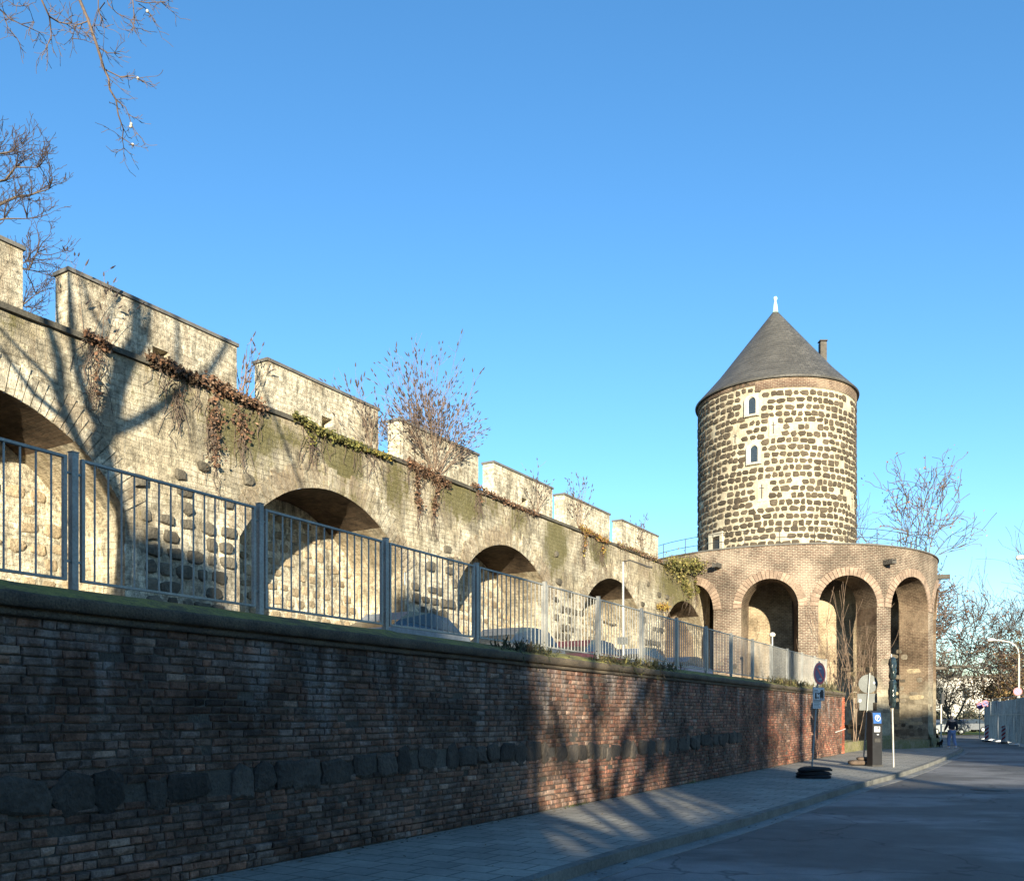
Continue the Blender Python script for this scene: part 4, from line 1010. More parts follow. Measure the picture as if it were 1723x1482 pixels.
bush('fine pale shoots in front of the fifth full merlon, taller on the left',975,888,30,2.1,.5,9,tipc='head',lean=-.15,thick=.009)
bush('low dry shoots in front of the last merlon before the bastion',1082,928,30,1.6,.45,10,tipc='head',lean=.0,thick=.009)

# saplings in front of the bastion
rg=random.Random(21); th=thing('sapling_thicket',(16.5,43.0,0),'thicket of thin bare saplings standing before the open bastion arch','saplings'); a=MB()
for _ in range(12):
    x=rg.uniform(14.6,17.0); y=rg.uniform(42.2,43.8); p=Vector((x,y,0.4)); d=Vector((rg.gauss(0,.18),rg.gauss(0,.15),1)).normalized()
    grow(a,p,d,rg.uniform(3.2,6.0),.022,1,rg,.35,.3,nch=(0,5,3),rmin=.008,sides=(4,4,3,3,3),curl=.05,short=.4)
a.build('stems',MAT['stem'],th)
# weeds on the coping
def weed(px,py,n,r,h,cols,label,seed):
    rg=random.Random(seed); s=12905/(1740-px)/math.cos(AL); m=MB()
    for _ in range(n):
        a=rg.gauss(0,r); b=PL(s+a,rg.uniform(-.25,.06),2.74+rg.uniform(0,.05)); e=b+Vector((rg.gauss(0,.06),rg.gauss(0,.06),rg.uniform(.2,1)*h)) if rg.random()<.6 else b+NL*rg.uniform(.05,.15)+Vector((0,0,-rg.uniform(.05,.3)))
        c=Vector(rg.choice(cols))*rg.uniform(.7,1.2); w_=Vector((rg.gauss(0,1),rg.gauss(0,1),0)).normalized()*.012
        m.add([b-w_,b+w_,(b+e)/2+w_*1.5,e,(b+e)/2-w_*1.5],[(0,1,2,3,4)],tuple(c))
        for k_ in range(3):
            q=b+(e-b)*rg.random()+Vector((rg.gauss(0,.03),rg.gauss(0,.03),rg.gauss(0,.03))); u_=Vector((rg.gauss(0,1),rg.gauss(0,1),rg.gauss(0,1))).normalized()*.02; v_=u_.orthogonal().normalized()*.015; m.add([q-u_,q+v_,q+u_,q-v_],[(0,1,2,3)],tuple(c))
    o=m.build('weed_tuft',MAT['leaf'],loc=tuple(PL(s,0,2.74))); tag(o,label,'weeds','weeds on the coping')
GW=[(.05,.055,.025),(.08,.075,.035),(.11,.085,.05)]
weed(895,0,230,.45,.20,GW,'dark weeds spilling over the mossy coping below the fourth fence post',1)
weed(1035,0,200,.5,.14,GW+[(.18,.15,.05)],'low straggling weeds along the coping beyond the bigger dark tuft',2)
weed(1100,0,300,.8,.20,GW+[(.18,.16,.05)],'grassy weeds on the coping where sun patches begin',3)
weed(1330,0,420,1.6,.28,GW+[(.2,.17,.06)],'long band of weeds under the far end of the steel fence',4)
weed(1392,0,200,.7,.45,GW,'tall weeds at the far corner of the retaining wall',5)
def footweed(px,label,seed,n=40):
    rg=random.Random(seed); s=12905/(1740-px)/math.cos(AL); m=MB()
    for _ in range(n):
        b=PL(s+rg.gauss(0,.25),rg.uniform(.06,.14),0); e=b+Vector((rg.gauss(0,.04),rg.gauss(0,.04),rg.uniform(.03,.14))); w_=UM*.008; c=rg.choice([(.10,.13,.03),(.14,.15,.05)]); m.add([b-w_,b+w_,e],[(0,1,2)],c)
    tag(m.build('grass_tuft',MAT['leaf'],loc=tuple(PL(s,0,0))),label,'grass tuft','grass tufts at the wall foot')
footweed(960,'small grass tuft at the brick wall foot where the first sun patch lands',31); footweed(1158,'grass tuft at the wall foot right of the last sun streak of the middle group',32)

# ================================================================ THINGS ON THE TERRACE
def car(loc,rz,paint,label,L=4.3,W=1.75,H=1.48,seed=0):
    th=thing('parked_car',loc,label,'car','parked cars')
    th.rotation_euler=(0,0,0)
    ca_,sa_=math.cos(rz),math.sin(rz)
    def T(x,y,z): return (loc[0]+x*ca_-y*sa_,loc[1]+x*sa_+y*ca_,loc[2]+z)
    side=[(-.5,.30),(-.49,.62),(-.46,.80),(-.30,.92),(-.16,1.0),(.40,.98),(.47,.90),(.5,.62),(.5,.30)]
    roof=[(-.30,.90),(-.17,.955*1.25*H/1.48),(-.08,H*.97),(.12,H),(.30,H*.96),(.40,.98),(.44,.93)]
    b=MB(); ys=[(-.5,.9),(-.47,1),(-.3,1.0),(.3,1.0),(.47,1),(.5,.9)]
    rows_=[]
    for (yf,k) in ys: rows_.append([T(x*L*(.99 if k<1 else 1),yf*W,z if z<.5 else .3+(z-.3)*(k*.2+.8)) for x,z in side])
    n=len(side); vs=[p for r_ in rows_ for p in r_]; fs=[(i*n+j,i*n+j+1,(i+1)*n+j+1,(i+1)*n+j) for i in range(5) for j in range(n-1)]
    fs+=[tuple(range(n))[::-1],tuple(5*n+j for j in range(n)),]
    b.add(vs,fs); 
    c=MB(); rr=[[T(x*L,yf*W*(.94 if z<1 else .78),z) for x,z in roof] for yf in (-.5,.5)]; n=len(roof)
    c.add(rr[0]+rr[1],[(j,j+1,n+j+1,n+j) for j in range(1,n-2)])
    g_=MB(); g_.add(rr[0],[tuple(range(n))]); g_.add(rr[1],[tuple(range(n))[::-1]]); g_.add([rr[0][0],rr[0][1],rr[1][1],rr[1][0]],[(0,1,2,3)]); g_.add([rr[0][-3],rr[0][-2],rr[1][-2],rr[1][-3]],[(0,1,2,3)])
    bo=b.build('body',paint,th); c.build('roof',paint,th); g_.build('windows',MAT['glass'],th)
    for (x,y) in ((-.32,-.46),(-.32,.46),(.31,-.46),(.31,.46)):
        w_=MB(); p0=Vector(T(x*L,y*W-.1,.31)); p1=Vector(T(x*L,y*W+.1,.31)); w_.tube([p0,p1],.31,14); wo_=w_.build('wheel',MAT['rubber'],th)
        h_=MB(); h_.tube([Vector(T(x*L,y*W-.104,.31)),Vector(T(x*L,y*W+.104,.31))],.19,10); o=h_.build('hubcap',MAT['lampgrey']); o.parent=wo_
    for y in (-.36,.36):
        l_=MB(); l_.box(T(-.488*L,y*W,.66),(.06,.3,.12),rz); l_.build('headlight',MAT['white'],th)
        l_=MB(); l_.box(T(.492*L,y*W,.74),(.06,.24,.14),rz); l_.build('tail_light',MAT['signred'],th)
    return th
rzw=math.atan2(UM.y,UM.x)
PA=[('grey',(.10,.11,.125)),('dark red',(.10,.03,.04)),('blue grey',(.09,.12,.17)),('silver',(.22,.24,.26)),('dark blue',(.03,.05,.10))]
for nm,c in PA: MAT['car '+nm]=carpaint('car_paint_'+nm.replace(' ','_'),c)
for (s_,nm,lab,h_) in ((27.6,'silver','silver car parked below the first full arch, seen through the fence',1.42),(33.0,'grey','grey car with flat roof parked left of the red one by the old wall',1.5),(37.7,'dark red','dark red car parked by the old wall, roof seen through the bars',1.47),(42.4,'blue grey','blue grey car parked behind the sign pole on the terrace',1.5),(47.3,'dark blue','dark blue car parked last in the row towards the bastion',1.44)):
    q=PW(s_,2.1,2.845); car(tuple(q),rzw,MAT['car '+nm],lab,H=h_)
# lamp with sign on terrace
tl=thing('street_lamp',at(1048,1205,34.5).xy.to_3d()+Vector((0,0,2.84)),'thin pole lamp with short bracket arm in front of the third visible arch','street lamp')
q=at(1048,945,34.5); m=MB(); m.tube([(q.x,q.y,2.84),(q.x,q.y,q.z)],[.055,.04],8); m.build('pole',MAT['lampgrey'],tl)
m=MB(); m.tube([q,q+Vector((.25,-.1,.05)),q+Vector((.9,-.2,-.22)),q+Vector((1.1,-.2,-.25))],[.025,.025,.05,.05],6); m.build('arm',MAT['iron'],tl)
m=MB(); zz=CH+(1205-1078)*34.5/1500; m.box((q.x-.02,q.y-.08,zz),(.42,.02,.28)); m.build('sign_plate',MAT['signback'],tl)
t2=thing('terrace_lamp',(at(1299,1205,41.5).x,41.5,2.84),'small lamp with pale head before the first big bastion arch','lamp')
q=at(1299,1068,41.5); m=MB(); m.tube([(q.x,q.y,2.84),q],.035,6); m.build('pole',MAT['lampgrey'],t2); m=MB(); m.lathe([(.0,-.1),(.13,-.06),(.15,.03),(.08,.11),(0,.13)],q,12); m.build('lamp_head',MAT['lampwhite'],t2)

# low mossy sill wall between the brick wall end and the bastion
lw=MB(); a=PL(S1+.05,-.1,0); b=PB(R_(14),RB+.1,0); d=(b-a); d.z=0; L=d.length; d.normalize(); nn=Vector((d.y,-d.x,0))
def PSW(u,o,z): return Vector((a.x,a.y,z))+d*u+nn*o
n=5
for i in range(n): lw.pbox(PSW,L*i/n+.01,L*(i+1)/n-.01,-.45,0,0,.46+.03*nz(i,2)); 
lw.pbox(PSW,0,L,-.4,-.03,0,.40)
tag(lw.build('sill_wall',mat_moss('mossy_sill',(.25,.21,.12),(.16,.15,.05))),'low mossy block wall joining the brick wall end to the bastion pier','wall')

# ================================================================ STREET FURNITURE
def disc(m,c,nrm,r,th=.012,n=36,m_=0,sx=1.0):
    nrm=Vector(nrm).normalized(); up=Vector((0,0,1)); x=up.cross(nrm).normalized(); y=nrm.cross(x)
    c=Vector(c); f=[c+nrm*th/2+(x*math.cos(2*math.pi*k/n)*sx+y*math.sin(2*math.pi*k/n))*r for k in range(n)]; b=[p-nrm*th for p in f]
    m.add(f,[tuple(range(n))],m=m_); m.add(b,[tuple(range(n))[::-1]],m=m_); m.add(f+b,[(k,n+k,n+(k+1)%n,(k+1)%n) for k in range(n)],m=m_)
def plate(m,c,nrm,w_,h_,th=.012,m_=0):
    nrm=Vector(nrm).normalized(); x=Vector((0,0,1)).cross(nrm).normalized(); c=Vector(c)
    vs=[c+x*sx*w_/2+Vector((0,0,sz*h_/2))+nrm*o for o in (th/2,-th/2) for sx,sz in ((-1,-1),(1,-1),(1,1),(-1,1))]
    m.add(vs,[(0,1,2,3),(7,6,5,4),(0,4,5,1),(1,5,6,2),(2,6,7,3),(3,7,4,0)],m=m_)
def mark(m,c,nrm,x0,y0,x1,y1,off,m_=0,rot=0):
    """small raised bar on a sign face in face coordinates"""
    nrm=Vector(nrm).normalized(); x=Vector((0,0,1)).cross(nrm).normalized(); c=Vector(c)+nrm*off
    d_=math.hypot(x1-x0,y1-y0)
    return x,c
def poly(m,c,nrm,pts,off,m_=0):
    nrm=Vector(nrm).normalized(); x=Vector((0,0,1)).cross(nrm).normalized(); c=Vector(c)+nrm*off
    m.add([c+x*a_+Vector((0,0,1))*b_ for a_,b_ in pts],[tuple(range(len(pts)))],m=m_)
# 1: temporary no-stopping sign
YS=24.0; top=at(1378,1112,YS); bot=Vector((at(1365,1205,YS).x,YS,.12)); n1=Vector((.656,-.755,0))
ts=thing('no_stopping_sign',(bot.x,bot.y,0),'temporary round blue and red no stopping sign with arrows on a leaning pole','road sign')
m=MB(); m.tube([bot,top],.024,8); m.build('pole',MAT['galv'],ts)
c=at(1376,1133,YS)+n1*.045; m=MB(); disc(m,c,n1,.30); disc(m,c,n1,.295,.016,m_=3); disc(m,c,n1,.235,.019,m_=2)
ux=Vector((0,0,1)).cross(n1).normalized()
for sg in (1,-1):
    r_=.205; w_=.03
    poly(m,c,n1,[(-sg*r_*.72-w_*.7,r_*.72-w_*.7),(-sg*r_*.72+w_*.7,r_*.72+w_*.7),(sg*r_*.78+w_*.7,-r_*.78+w_*.7),(sg*r_*.78-w_*.7,-r_*.78-w_*.7)][::sg],.0108+.0008*sg,1)
for (yy,dr) in ((.135,-1),(-.145,1)):
    poly(m,c,n1,[(-.06,yy-.012),(.06,yy-.012),(.06,yy+.012),(-.06,yy+.012)],.0135,0); t_=[(dr*.085,yy),(dr*.035,yy+.042),(dr*.035,yy-.042)]; poly(m,c,n1,t_ if dr<0 else t_[::-1],.0137,0)
m.m=[3 if x==1 else x for x in m.m]; m.build('sign_disc',[MAT['signwhite'],MAT['signred'],MAT['signblue'],M('sign_ring_red',(.62,.01,.05),.35,.08,3,30,0,spec=.5)],ts)
c2=at(1374.5,1167,YS)+n1*.045; m=MB(); plate(m,c2,n1,.58,.36); 
for (x0,y0,x1,y1) in ((-.28,.165,.28,.175),(-.28,-.175,.28,-.165),(-.285,-.17,-.275,.17),(.275,-.17,.285,.17)): poly(m,c2,n1,[(x0,y0),(x1,y0),(x1,y1),(x0,y1)],.0068,1)
for (x0,y0,x1,y1) in ((-.22,-.12,.02,-.09),(-.2,-.09,-.12,.03),(-.05,-.02,.01,.01),(.05,-.10,.24,.06),(.09,.06,.22,.11),(-.1,.0,.05,.025),(-.24,.05,-.02,.065),(-.24,.085,-.05,.10)): poly(m,c2,n1,[(x0,y0),(x1,y0),(x1,y1),(x0,y1)],.0071,1)
for xx in (-.15,.1,.2): disc(m,c2+ux*xx+Vector((0,0,-.12))+n1*.008,n1,.03,.002,14,1)
m.build('tow_plate',[MAT['signwhite'],MAT['ink']],ts)
c3=at(1371.5,1184,YS)+n1*.045; m=MB(); plate(m,c3,n1,.40,.24)
for k_ in range(5): poly(m,c3,n1,[(-.16,.08-.04*k_-.006),(.16-.05*(k_%2),.08-.04*k_-.006),(.16-.05*(k_%2),.08-.04*k_+.006),(-.16,.08-.04*k_+.006)],.0068,1)
m.build('text_plate',[MAT['signwhite'],MAT['signback']],ts)
for i in range(3):
    fb=MB(); rg=random.Random(60+i); cc=Vector((bot.x+.02+rg.uniform(-.03,.03),bot.y-.12+rg.uniform(-.03,.03),.055+i*.105)); n_=28
    # rubber foot plate: long flat body with tapered drooping ends
    vs=[];A=.44;B=.26
    for (k0,zf) in ((1.0,-.045),(1.04,.0),(.86,.045)):
        for k_ in range(n_):
            a=2*math.pi*k_/n_; ex=math.copysign(abs(math.cos(a))**.8,math.cos(a))*A*k0; ey=math.copysign(abs(math.sin(a))**.6,math.sin(a))*B*k0; an=rg.uniform(-.0,.0)+.2*(i-1)
            vs.append((cc.x+ex*math.cos(an)-ey*math.sin(an),cc.y+ex*math.sin(an)+ey*math.cos(an),cc.z+zf-.035*(abs(ex)/A)**2*(1 if i else 0)+.012*nz(ex*7,ey*7,i)))
    fs=[(r_*n_+k_,r_*n_+(k_+1)%n_,(r_+1)*n_+(k_+1)%n_,(r_+1)*n_+k_) for r_ in range(2) for k_ in range(n_)]+[tuple(range(2*n_,3*n_)),tuple(range(n_))[::-1]]
    fb.add(vs,fs); o=fb.build('base_weight',MAT['rubber'],loc=tuple(cc)); tag(o,['bottom black rubber base weight under the leaning sign pole','middle black rubber base weight in the stack of three','topmost black rubber base weight with the sign pole in it'][i],'base weight','rubber base weights stacked on the pavement')
# 2: sign seen from behind
Y2=30.0; n2=Vector((.10,.99,0)); t2=at(1463,1132,Y2); b2=Vector((at(1452,1205,Y2).x,Y2,.08))
sg2=thing('road_sign',(b2.x,b2.y,0),'round road sign with two plates seen from its grey back, held by a sandbag','road sign')
m=MB(); m.tube([b2,t2],.026,8); m.build('pole',MAT['galv'],sg2)
c=at(1461,1150,Y2)+n2*.05; m=MB(); disc(m,c,n2,.315)
poly(m,c,-n2,[(.17,.0),(.24,.0),(.24,.07),(.17,.07)],.0075,1); m.build('sign_disc',[MAT['signback'],MAT['signwhite']],sg2)
c=at(1459.5,1174,Y2)+n2*.05; m=MB(); plate(m,c,n2,.64,.30); poly(m,c,-n2,[(-.27,-.13),(-.20,-.13),(-.20,-.04),(-.27,-.04)],.0075,1); m.build('upper_plate',[MAT['signback'],MAT['signwhite']],sg2)
c=at(1457.5,1188,Y2)+n2*.05; m=MB(); plate(m,c,n2,.44,.26); m.build('lower_plate',MAT['signback'],sg2)
def blob(c,dims,seed,mat,label,cat,name,sag=.0):
    m=MB(); rg=random.Random(seed); n_,k_=20,10; vs=[]
    for i in range(1,k_):
        th_=math.pi*i/k_
        for j in range(n_):
            a=2*math.pi*j/n_; ex=.55
            f=lambda v,e:math.copysign(abs(v)**e,v)
            x=f(math.sin(th_),.5)*f(math.cos(a),.6)*dims[0]/2; y=f(math.sin(th_),.5)*f(math.sin(a),.6)*dims[1]/2; z=f(math.cos(th_),.8)*dims[2]/2
            r_=1+.09*nz(x*5+seed,y*5,z*9); vs.append((c[0]+x*r_,c[1]+y*r_,max(c[2]+z*r_,.002)))
    vs=[(c[0],c[1],c[2]+dims[2]/2)]+vs+[(c[0],c[1],c[2]-dims[2]/2+.003)]; K_=k_-1
    fs=[(0,1+j,1+(j+1)%n_) for j in range(n_)]+[(1+i*n_+j,1+(i+1)*n_+j,1+(i+1)*n_+(j+1)%n_,1+i*n_+(j+1)%n_) for i in range(K_-1) for j in range(n_)]+[(1+(K_-1)*n_+j,len(vs)-1,1+(K_-1)*n_+(j+1)%n_) for j in range(n_)]
    m.add(vs,fs,sm=True); o=m.build(name,mat,loc=(c[0],c[1],0)); tag(o,label,cat); return o
bq=gnd(1449,1288); blob((bq.x,bq.y+.25,.10),(.72,.42,.17),3,MAT['sand'],'brown sandbag lying across the foot of the grey backed sign','sandbag','sandbag'); blob((bq.x+.2,bq.y+.3,.23),(.48,.36,.12),5,MAT['sand'],'smaller brown sandbag on top of the other one beside the parking machine','sandbag','sandbag')
# 3: parking ticket machine
pm=gnd(1474,1289); PMX,PMY=pm.x,pm.y+.15
pk=thing('parking_meter',(PMX,PMY,0),'tall dark parking ticket machine with blue top panel on the pavement','parking machine')
def PK(u,o,z): return Vector((PMX,PMY,z))+Vector((.97,.24,0))*u+Vector((.24,-.97,0))*o
def prism(m,prof,u0,u1,m_=0):
    vs=[PK(u0,o_,z_) for o_,z_ in prof]+[PK(u1,o_,z_) for o_,z_ in prof]; n_=len(prof)
    m.add(vs,[tuple(range(n_)),tuple(range(n_,2*n_))[::-1]]+[(k_,(k_+1)%n_+0,n_+(k_+1)%n_,n_+k_)[::-1] for k_ in range(n_)],m=m_)
m=MB(); prism(m,[(-.15,.0),(.15,.0),(.15,1.50),(.10,1.78),(-.15,1.84)],-.18,.18); bo=m.build('housing',MAT['black'],pk)
m=MB(); prism(m,[(.152,1.42),(.156,1.42),(.156,1.52),(.108,1.775),(.104,1.775)],-.15,.15); m.build('blue_panel',M('panel_blue',(.03,.10,.30),.35,.1,3,30,0,spec=.5),pk)
m=MB(); cc=PK(0,.150,1.62); nn3=Vector((.24,-.97,.18)).normalized()
m2=MB(); 
for k_ in range(20):
    a0_,a1_=2*math.pi*k_/20,2*math.pi*(k_+1)/20
    vs=[PK(r_*math.cos(a_),.150+.0-.0+(.018-r_*math.sin(a_)*.19),1.60+r_*math.sin(a_)) for r_,a_ in ((.085,a0_),(.085,a1_),(.105,a1_),(.105,a0_))]; m2.add(vs,[(0,1,2,3)])
for (x0,z0,x1,z1) in ((-.035,-.055,-.015,.06),(-.015,.042,.03,.06),(-.015,-.005,.03,.012),(.022,.012,.04,.042)):
    m2.add([PK(x,.170-z_*.19,1.60+z_) for x,z_ in ((x0,z0),(x1,z0),(x1,z1),(x0,z1))],[(0,1,2,3)])
m2.build('parking_symbol',MAT['signwhite'],pk)
m=MB(); m.pbox(PK,-.12,.10,.150,.154,1.14,1.32); m.pbox(PK,-.0,.05,.154,.157,1.22,1.31,m=1); m.pbox(PK,-.02,.05,.150,.16,1.04,1.07); m.build('sticker',[MAT['signwhite'],MAT['ink']],pk)
m=MB(); m.pbox(PK,-.11,.11,.150,.162,.80,.93); m.build('ticket_tray',MAT['iron'],pk)
m=MB(); m.pbox(PK,-.2,.2,-.17,.17,0,.05); m.build('foot',MAT['iron'],pk)
# 4: wrapped sign
Y4=28.6; b4=gnd(1503,1290); t4=at(1499,1100,b4.y)
ws=thing('wrapped_sign',(b4.x,b4.y,0),'road sign turned edge-on and wrapped in dark plastic on a grey pole','road sign')
m=MB(); m.tube([b4,t4],.032,8); m.build('pole',MAT['galv'],ws)
def wrap(c,w_,h_,seed):
    m=MB(); n_,k_=26,16; vs=[]; ax=Vector((.35,.93,0)); ay=Vector((.93,-.35,0))
    for i in range(k_+1):
        th_=math.pi*i/k_
        for j in range(n_):
            a=2*math.pi*j/n_; r_=max(.02,math.sin(th_)**.45); f=1+.16*nz(j*.45,i*.3,seed)
            q=Vector(c)+ax*(math.cos(a)*w_/2*r_*f)+ay*(math.sin(a)*.11*r_*f*(1+.6*nz(j*.8,i*.45,seed+5)))+Vector((0,0,math.cos(th_)*h_/2)); vs.append(q)
    m.add(vs,[(i*n_+j,(i+1)*n_+j,(i+1)*n_+(j+1)%n_,i*n_+(j+1)%n_) for i in range(k_) for j in range(n_)]); return m
PW_=M('dark_wrap',(.02,.032,.035),.18,.4,7,30,.3,.01,spec=.7)
wrap(at(1501,1125,b4.y),.58,.78,2).build('wrapped_disc',PW_,ws); wrap(at(1501,1166,b4.y),.5,.98,7).build('wrapped_plates',PW_,ws)

# ================================================================ PERSON AND DOG
def skinfig(name,joints,edges,mat,parent=None,root=0,sub=2,loc=None):
    me=bpy.data.meshes.new(name); me.from_pydata([j[0] for j in joints],edges,[]); me.materials.append(mat)
    o=bpy.data.objects.new(name,me); COL.objects.link(o)
    md=o.modifiers.new('skin','SKIN'); md.use_smooth_shade=True
    for i,j in enumerate(joints): me.skin_vertices[0].data[i].radius=(j[1],j[2] if len(j)>2 else j[1]); me.skin_vertices[0].data[i].use_root=(i==root)
    s_=o.modifiers.new('sub','SUBSURF'); s_.levels=sub; s_.render_levels=sub
    if parent: attach(o,parent)
    return o
PX,PY=.4933*46.2,46.2
def pp(x,y,z): return (PX+x,PY+y,z)
per=thing('person',(PX,PY,0),'person in dark jacket and pale blue jeans walking a small black dog past the bastion','person')
# walking away, mid-stride
body=[(pp(0,0,.92),.13,.10),(pp(0,0,1.10),.125,.10),(pp(0,-.02,1.30),.16,.11),(pp(0,-.03,1.42),.12,.09),(pp(0,-.02,1.50),.055,.055),(pp(0,.0,1.60),.075,.09),(pp(0,0,1.68),.07,.08),
 (pp(-.17,-.02,1.38),.06),(pp(-.27,.02,1.12),.047),(pp(-.30,.14,.93),.036),(pp(-.31,.19,.86),.03),
 (pp(.17,-.02,1.38),.06),(pp(.24,-.08,1.12),.047),(pp(.24,.03,.92),.036),(pp(.24,.07,.86),.03),
 (pp(-.09,0,.86),.095),(pp(-.10,.12,.48),.065),(pp(-.10,.10,.10),.045),(pp(-.10,.24,.04),.04),
 (pp(.09,0,.86),.095),(pp(.10,-.02,.48),.065),(pp(.11,-.22,.12),.045),(pp(.11,-.12,.04),.04)]
ed=[(0,1),(1,2),(2,3),(3,4),(4,5),(5,6),(3,7),(7,8),(8,9),(9,10),(3,11),(11,12),(12,13),(13,14),(0,15),(15,16),(16,17),(17,18),(0,19),(19,20),(20,21),(21,22)]
skinfig('body',body,ed,MAT['skin'],per)
jk=[(p_[0],p_[1]*1.18+.012,(p_[2] if len(p_)>2 else p_[1])*1.18+.012) for p_ in body]
jm=[jk[0],jk[1],jk[2],jk[3]]+[jk[i] for i in (7,8,9)]+[jk[i] for i in (11,12,13)]
skinfig('jacket',jm,[(0,1),(1,2),(2,3),(3,4),(4,5),(5,6),(3,7),(7,8),(8,9)],MAT['jacket'],per)
jn=[jk[0]]+[jk[i] for i in (15,16,17)]+[jk[i] for i in (19,20,21)]; jn[0]=(pp(0,0,.90),.14,.12)
skinfig('jeans',jn,[(0,1),(1,2),(2,3),(0,4),(4,5),(5,6)],MAT['jeans'],per)
for i,(x,y,z) in enumerate(((-.10,.14,.0),(.11,-.2,.02))):
    skinfig('shoe',[(pp(x,y-.06,z+.055),.05,.045),(pp(x,y+.06,z+.05),.05,.04),(pp(x,y+.16,z+.04),.042,.032)],[(0,1),(1,2)],MAT['shoe'],per)
skinfig('hair',[(pp(0,-.025,1.60),.075,.07),(pp(0,-.01,1.69),.088,.09)],[(0,1)],MAT['hair'],per)
for sx,yy in ((-.31,.19),(.24,.07)):
    for f_ in range(4):
        skinfig('finger',[(pp(sx-.03+f_*.02,yy+.01,.85),.010),(pp(sx-.03+f_*.02,yy+.03,.815),.009),(pp(sx-.03+f_*.02,yy+.015,.79-.004*abs(f_-1)),.008)],[(0,1),(1,2)],MAT['skin'],per,sub=1)
    skinfig('thumb',[(pp(sx+.035,yy+.01,.865),.011),(pp(sx+.05,yy+.03,.835),.010)],[(0,1)],MAT['skin'],per,sub=1)
dg=gnd(1580.5,1257.5); DX,DY=dg.x,dg.y
def dp(x,y,z): return (DX+x,DY+y,z)
dog=thing('dog',(DX,DY,0),'small black dog standing beside the bastion foot on a leash','dog')
dj=[(dp(.0,.14,.24),.075,.085),(dp(.0,-.02,.235),.07,.075),(dp(0,-.16,.245),.085,.09),(dp(0,-.24,.33),.05),(dp(0,-.29,.38),.055),(dp(0,-.38,.36),.026),
 (dp(.05,-.16,.16),.032),(dp(.05,-.15,.08),.02),(dp(.05,-.17,.015),.02),(dp(-.05,-.16,.16),.032),(dp(-.05,-.15,.08),.02),(dp(-.05,-.17,.015),.02),
 (dp(.055,.15,.17),.042),(dp(.055,.19,.09),.022),(dp(.055,.16,.015),.02),(dp(-.055,.15,.17),.042),(dp(-.055,.19,.09),.022),(dp(-.055,.16,.015),.02),
 (dp(0,.23,.29),.022),(dp(0,.29,.38),.014),(dp(.035,-.27,.44),.016),(dp(-.035,-.27,.44),.016)]
skinfig('body',dj,[(0,1),(1,2),(2,3),(3,4),(4,5),(2,6),(6,7),(7,8),(2,9),(9,10),(10,11),(0,12),(12,13),(13,14),(0,15),(15,16),(16,17),(0,18),(18,19),(4,20),(4,21)],MAT['fur'],dog)
m=MB(); a=Vector(pp(-.31,.2,.84)); b=Vector(dp(0,-.2,.36)); m.tube([a,(a+b)/2+Vector((0,0,-.12)),b],.008,4); tag(m.build('leash',MAT['ink'],loc=tuple(b)),'thin dark leash running from the walker hand to the black dog','leash')

# ================================================================ RIGHT SIDE: SITE FENCE, BEACONS, SIGNS, LAMPS
fa=Vector((36.9,69.5,0)); fb_=Vector((29.0,49,0)); D_=fb_-fa; Lf=D_.length; D_.normalize(); Nf=Vector((D_.y,-D_.x,0))
if Nf.x>0: Nf=-Nf
sf=thing('site_fence',tuple(fa),'grey sheeted construction site fence on white feet along the right side of the road','site fence')
def PFn(u,o,z): return fa+D_*u+Nf*o+Vector((0,0,z))
npan=6; pw=Lf/npan
for i in range(npan):
    m=MB(); vs=[];fs=[];C_=40;Rr=12; hh=2.75+.05*math.sin(i*2)
    for a_ in range(C_+1):
        for b_ in range(Rr+1):
            u=i*pw+.06+(pw-.12)*a_/C_; z=.12+hh*b_/Rr; vs.append(PFn(u,.05+.07*nz(a_*.8,b_*.12,i*7)+.03*math.sin(a_*1.3+i),z+(.03*nz(a_*.6,1,i) if b_==Rr else 0)-.12))
    for a_ in range(C_):
        for b_ in range(Rr): k_=a_*(Rr+1)+b_; fs.append((k_,k_+Rr+1,k_+Rr+2,k_+1))
    m.add(vs,fs,sm=True); m.build('sheet',MAT['sheet'],sf)
for i in range(npan+1):
    m=MB(); m.tube([PFn(i*pw,-.03,-.1),PFn(i*pw,-.03,2.95)],.03,6); m.build('post',MAT['galv'],sf)
    m=MB(); m.pbox(PFn,i*pw-.12,i*pw+.12,-.3,.42,-.115,.03); m.build('foot',MAT['signwhite'],sf)
m=MB(); m.tube([PFn(0,.02,2.9),PFn(Lf,.02,2.95)],.02,5); m.tube([PFn(0,.10,1.75),PFn(Lf,.10,1.78)],.015,5); m.build('rail',MAT['galv'],sf)
def beacon(px,Y,label,rz=0.0,w_=.28):
    x=(px-861)/1500*Y; th=thing('barrier_beacon',(x,Y,-.12),label,'barrier beacon','striped warning boards'); m=MB()
    m.box((x,Y,.51),(w_,.04,1.0),rz); m.build('board',MAT['signwhite'],th)
    s_=MB(); cs_,sn_=math.cos(rz),math.sin(rz)
    for k_ in range(4):
        z0=.06+k_*.27
        pts=[(-w_/2+.01,z0),(w_/2-.01,z0+.2),(w_/2-.01,min(z0+.33,1.0)),(-w_/2+.01,min(z0+.13,1.0))]
        s_.add([(x+a_*cs_+.025*sn_,Y+a_*sn_-.025*cs_,b_) for a_,b_ in pts],[(0,1,2,3)])
    s_.build('stripes',MAT['signred'],th)
    f=MB(); f.box((x,Y,-.07),(.5,.35,.1),rz,top=.85); f.build('foot',MAT['rubber'],th)
beacon(1659.5,62,'dirty red and white striped warning board at the near end of the sheeted fence')
beacon(1687.5,58.5,'red and white striped warning board standing free in front of the grey sheeting')
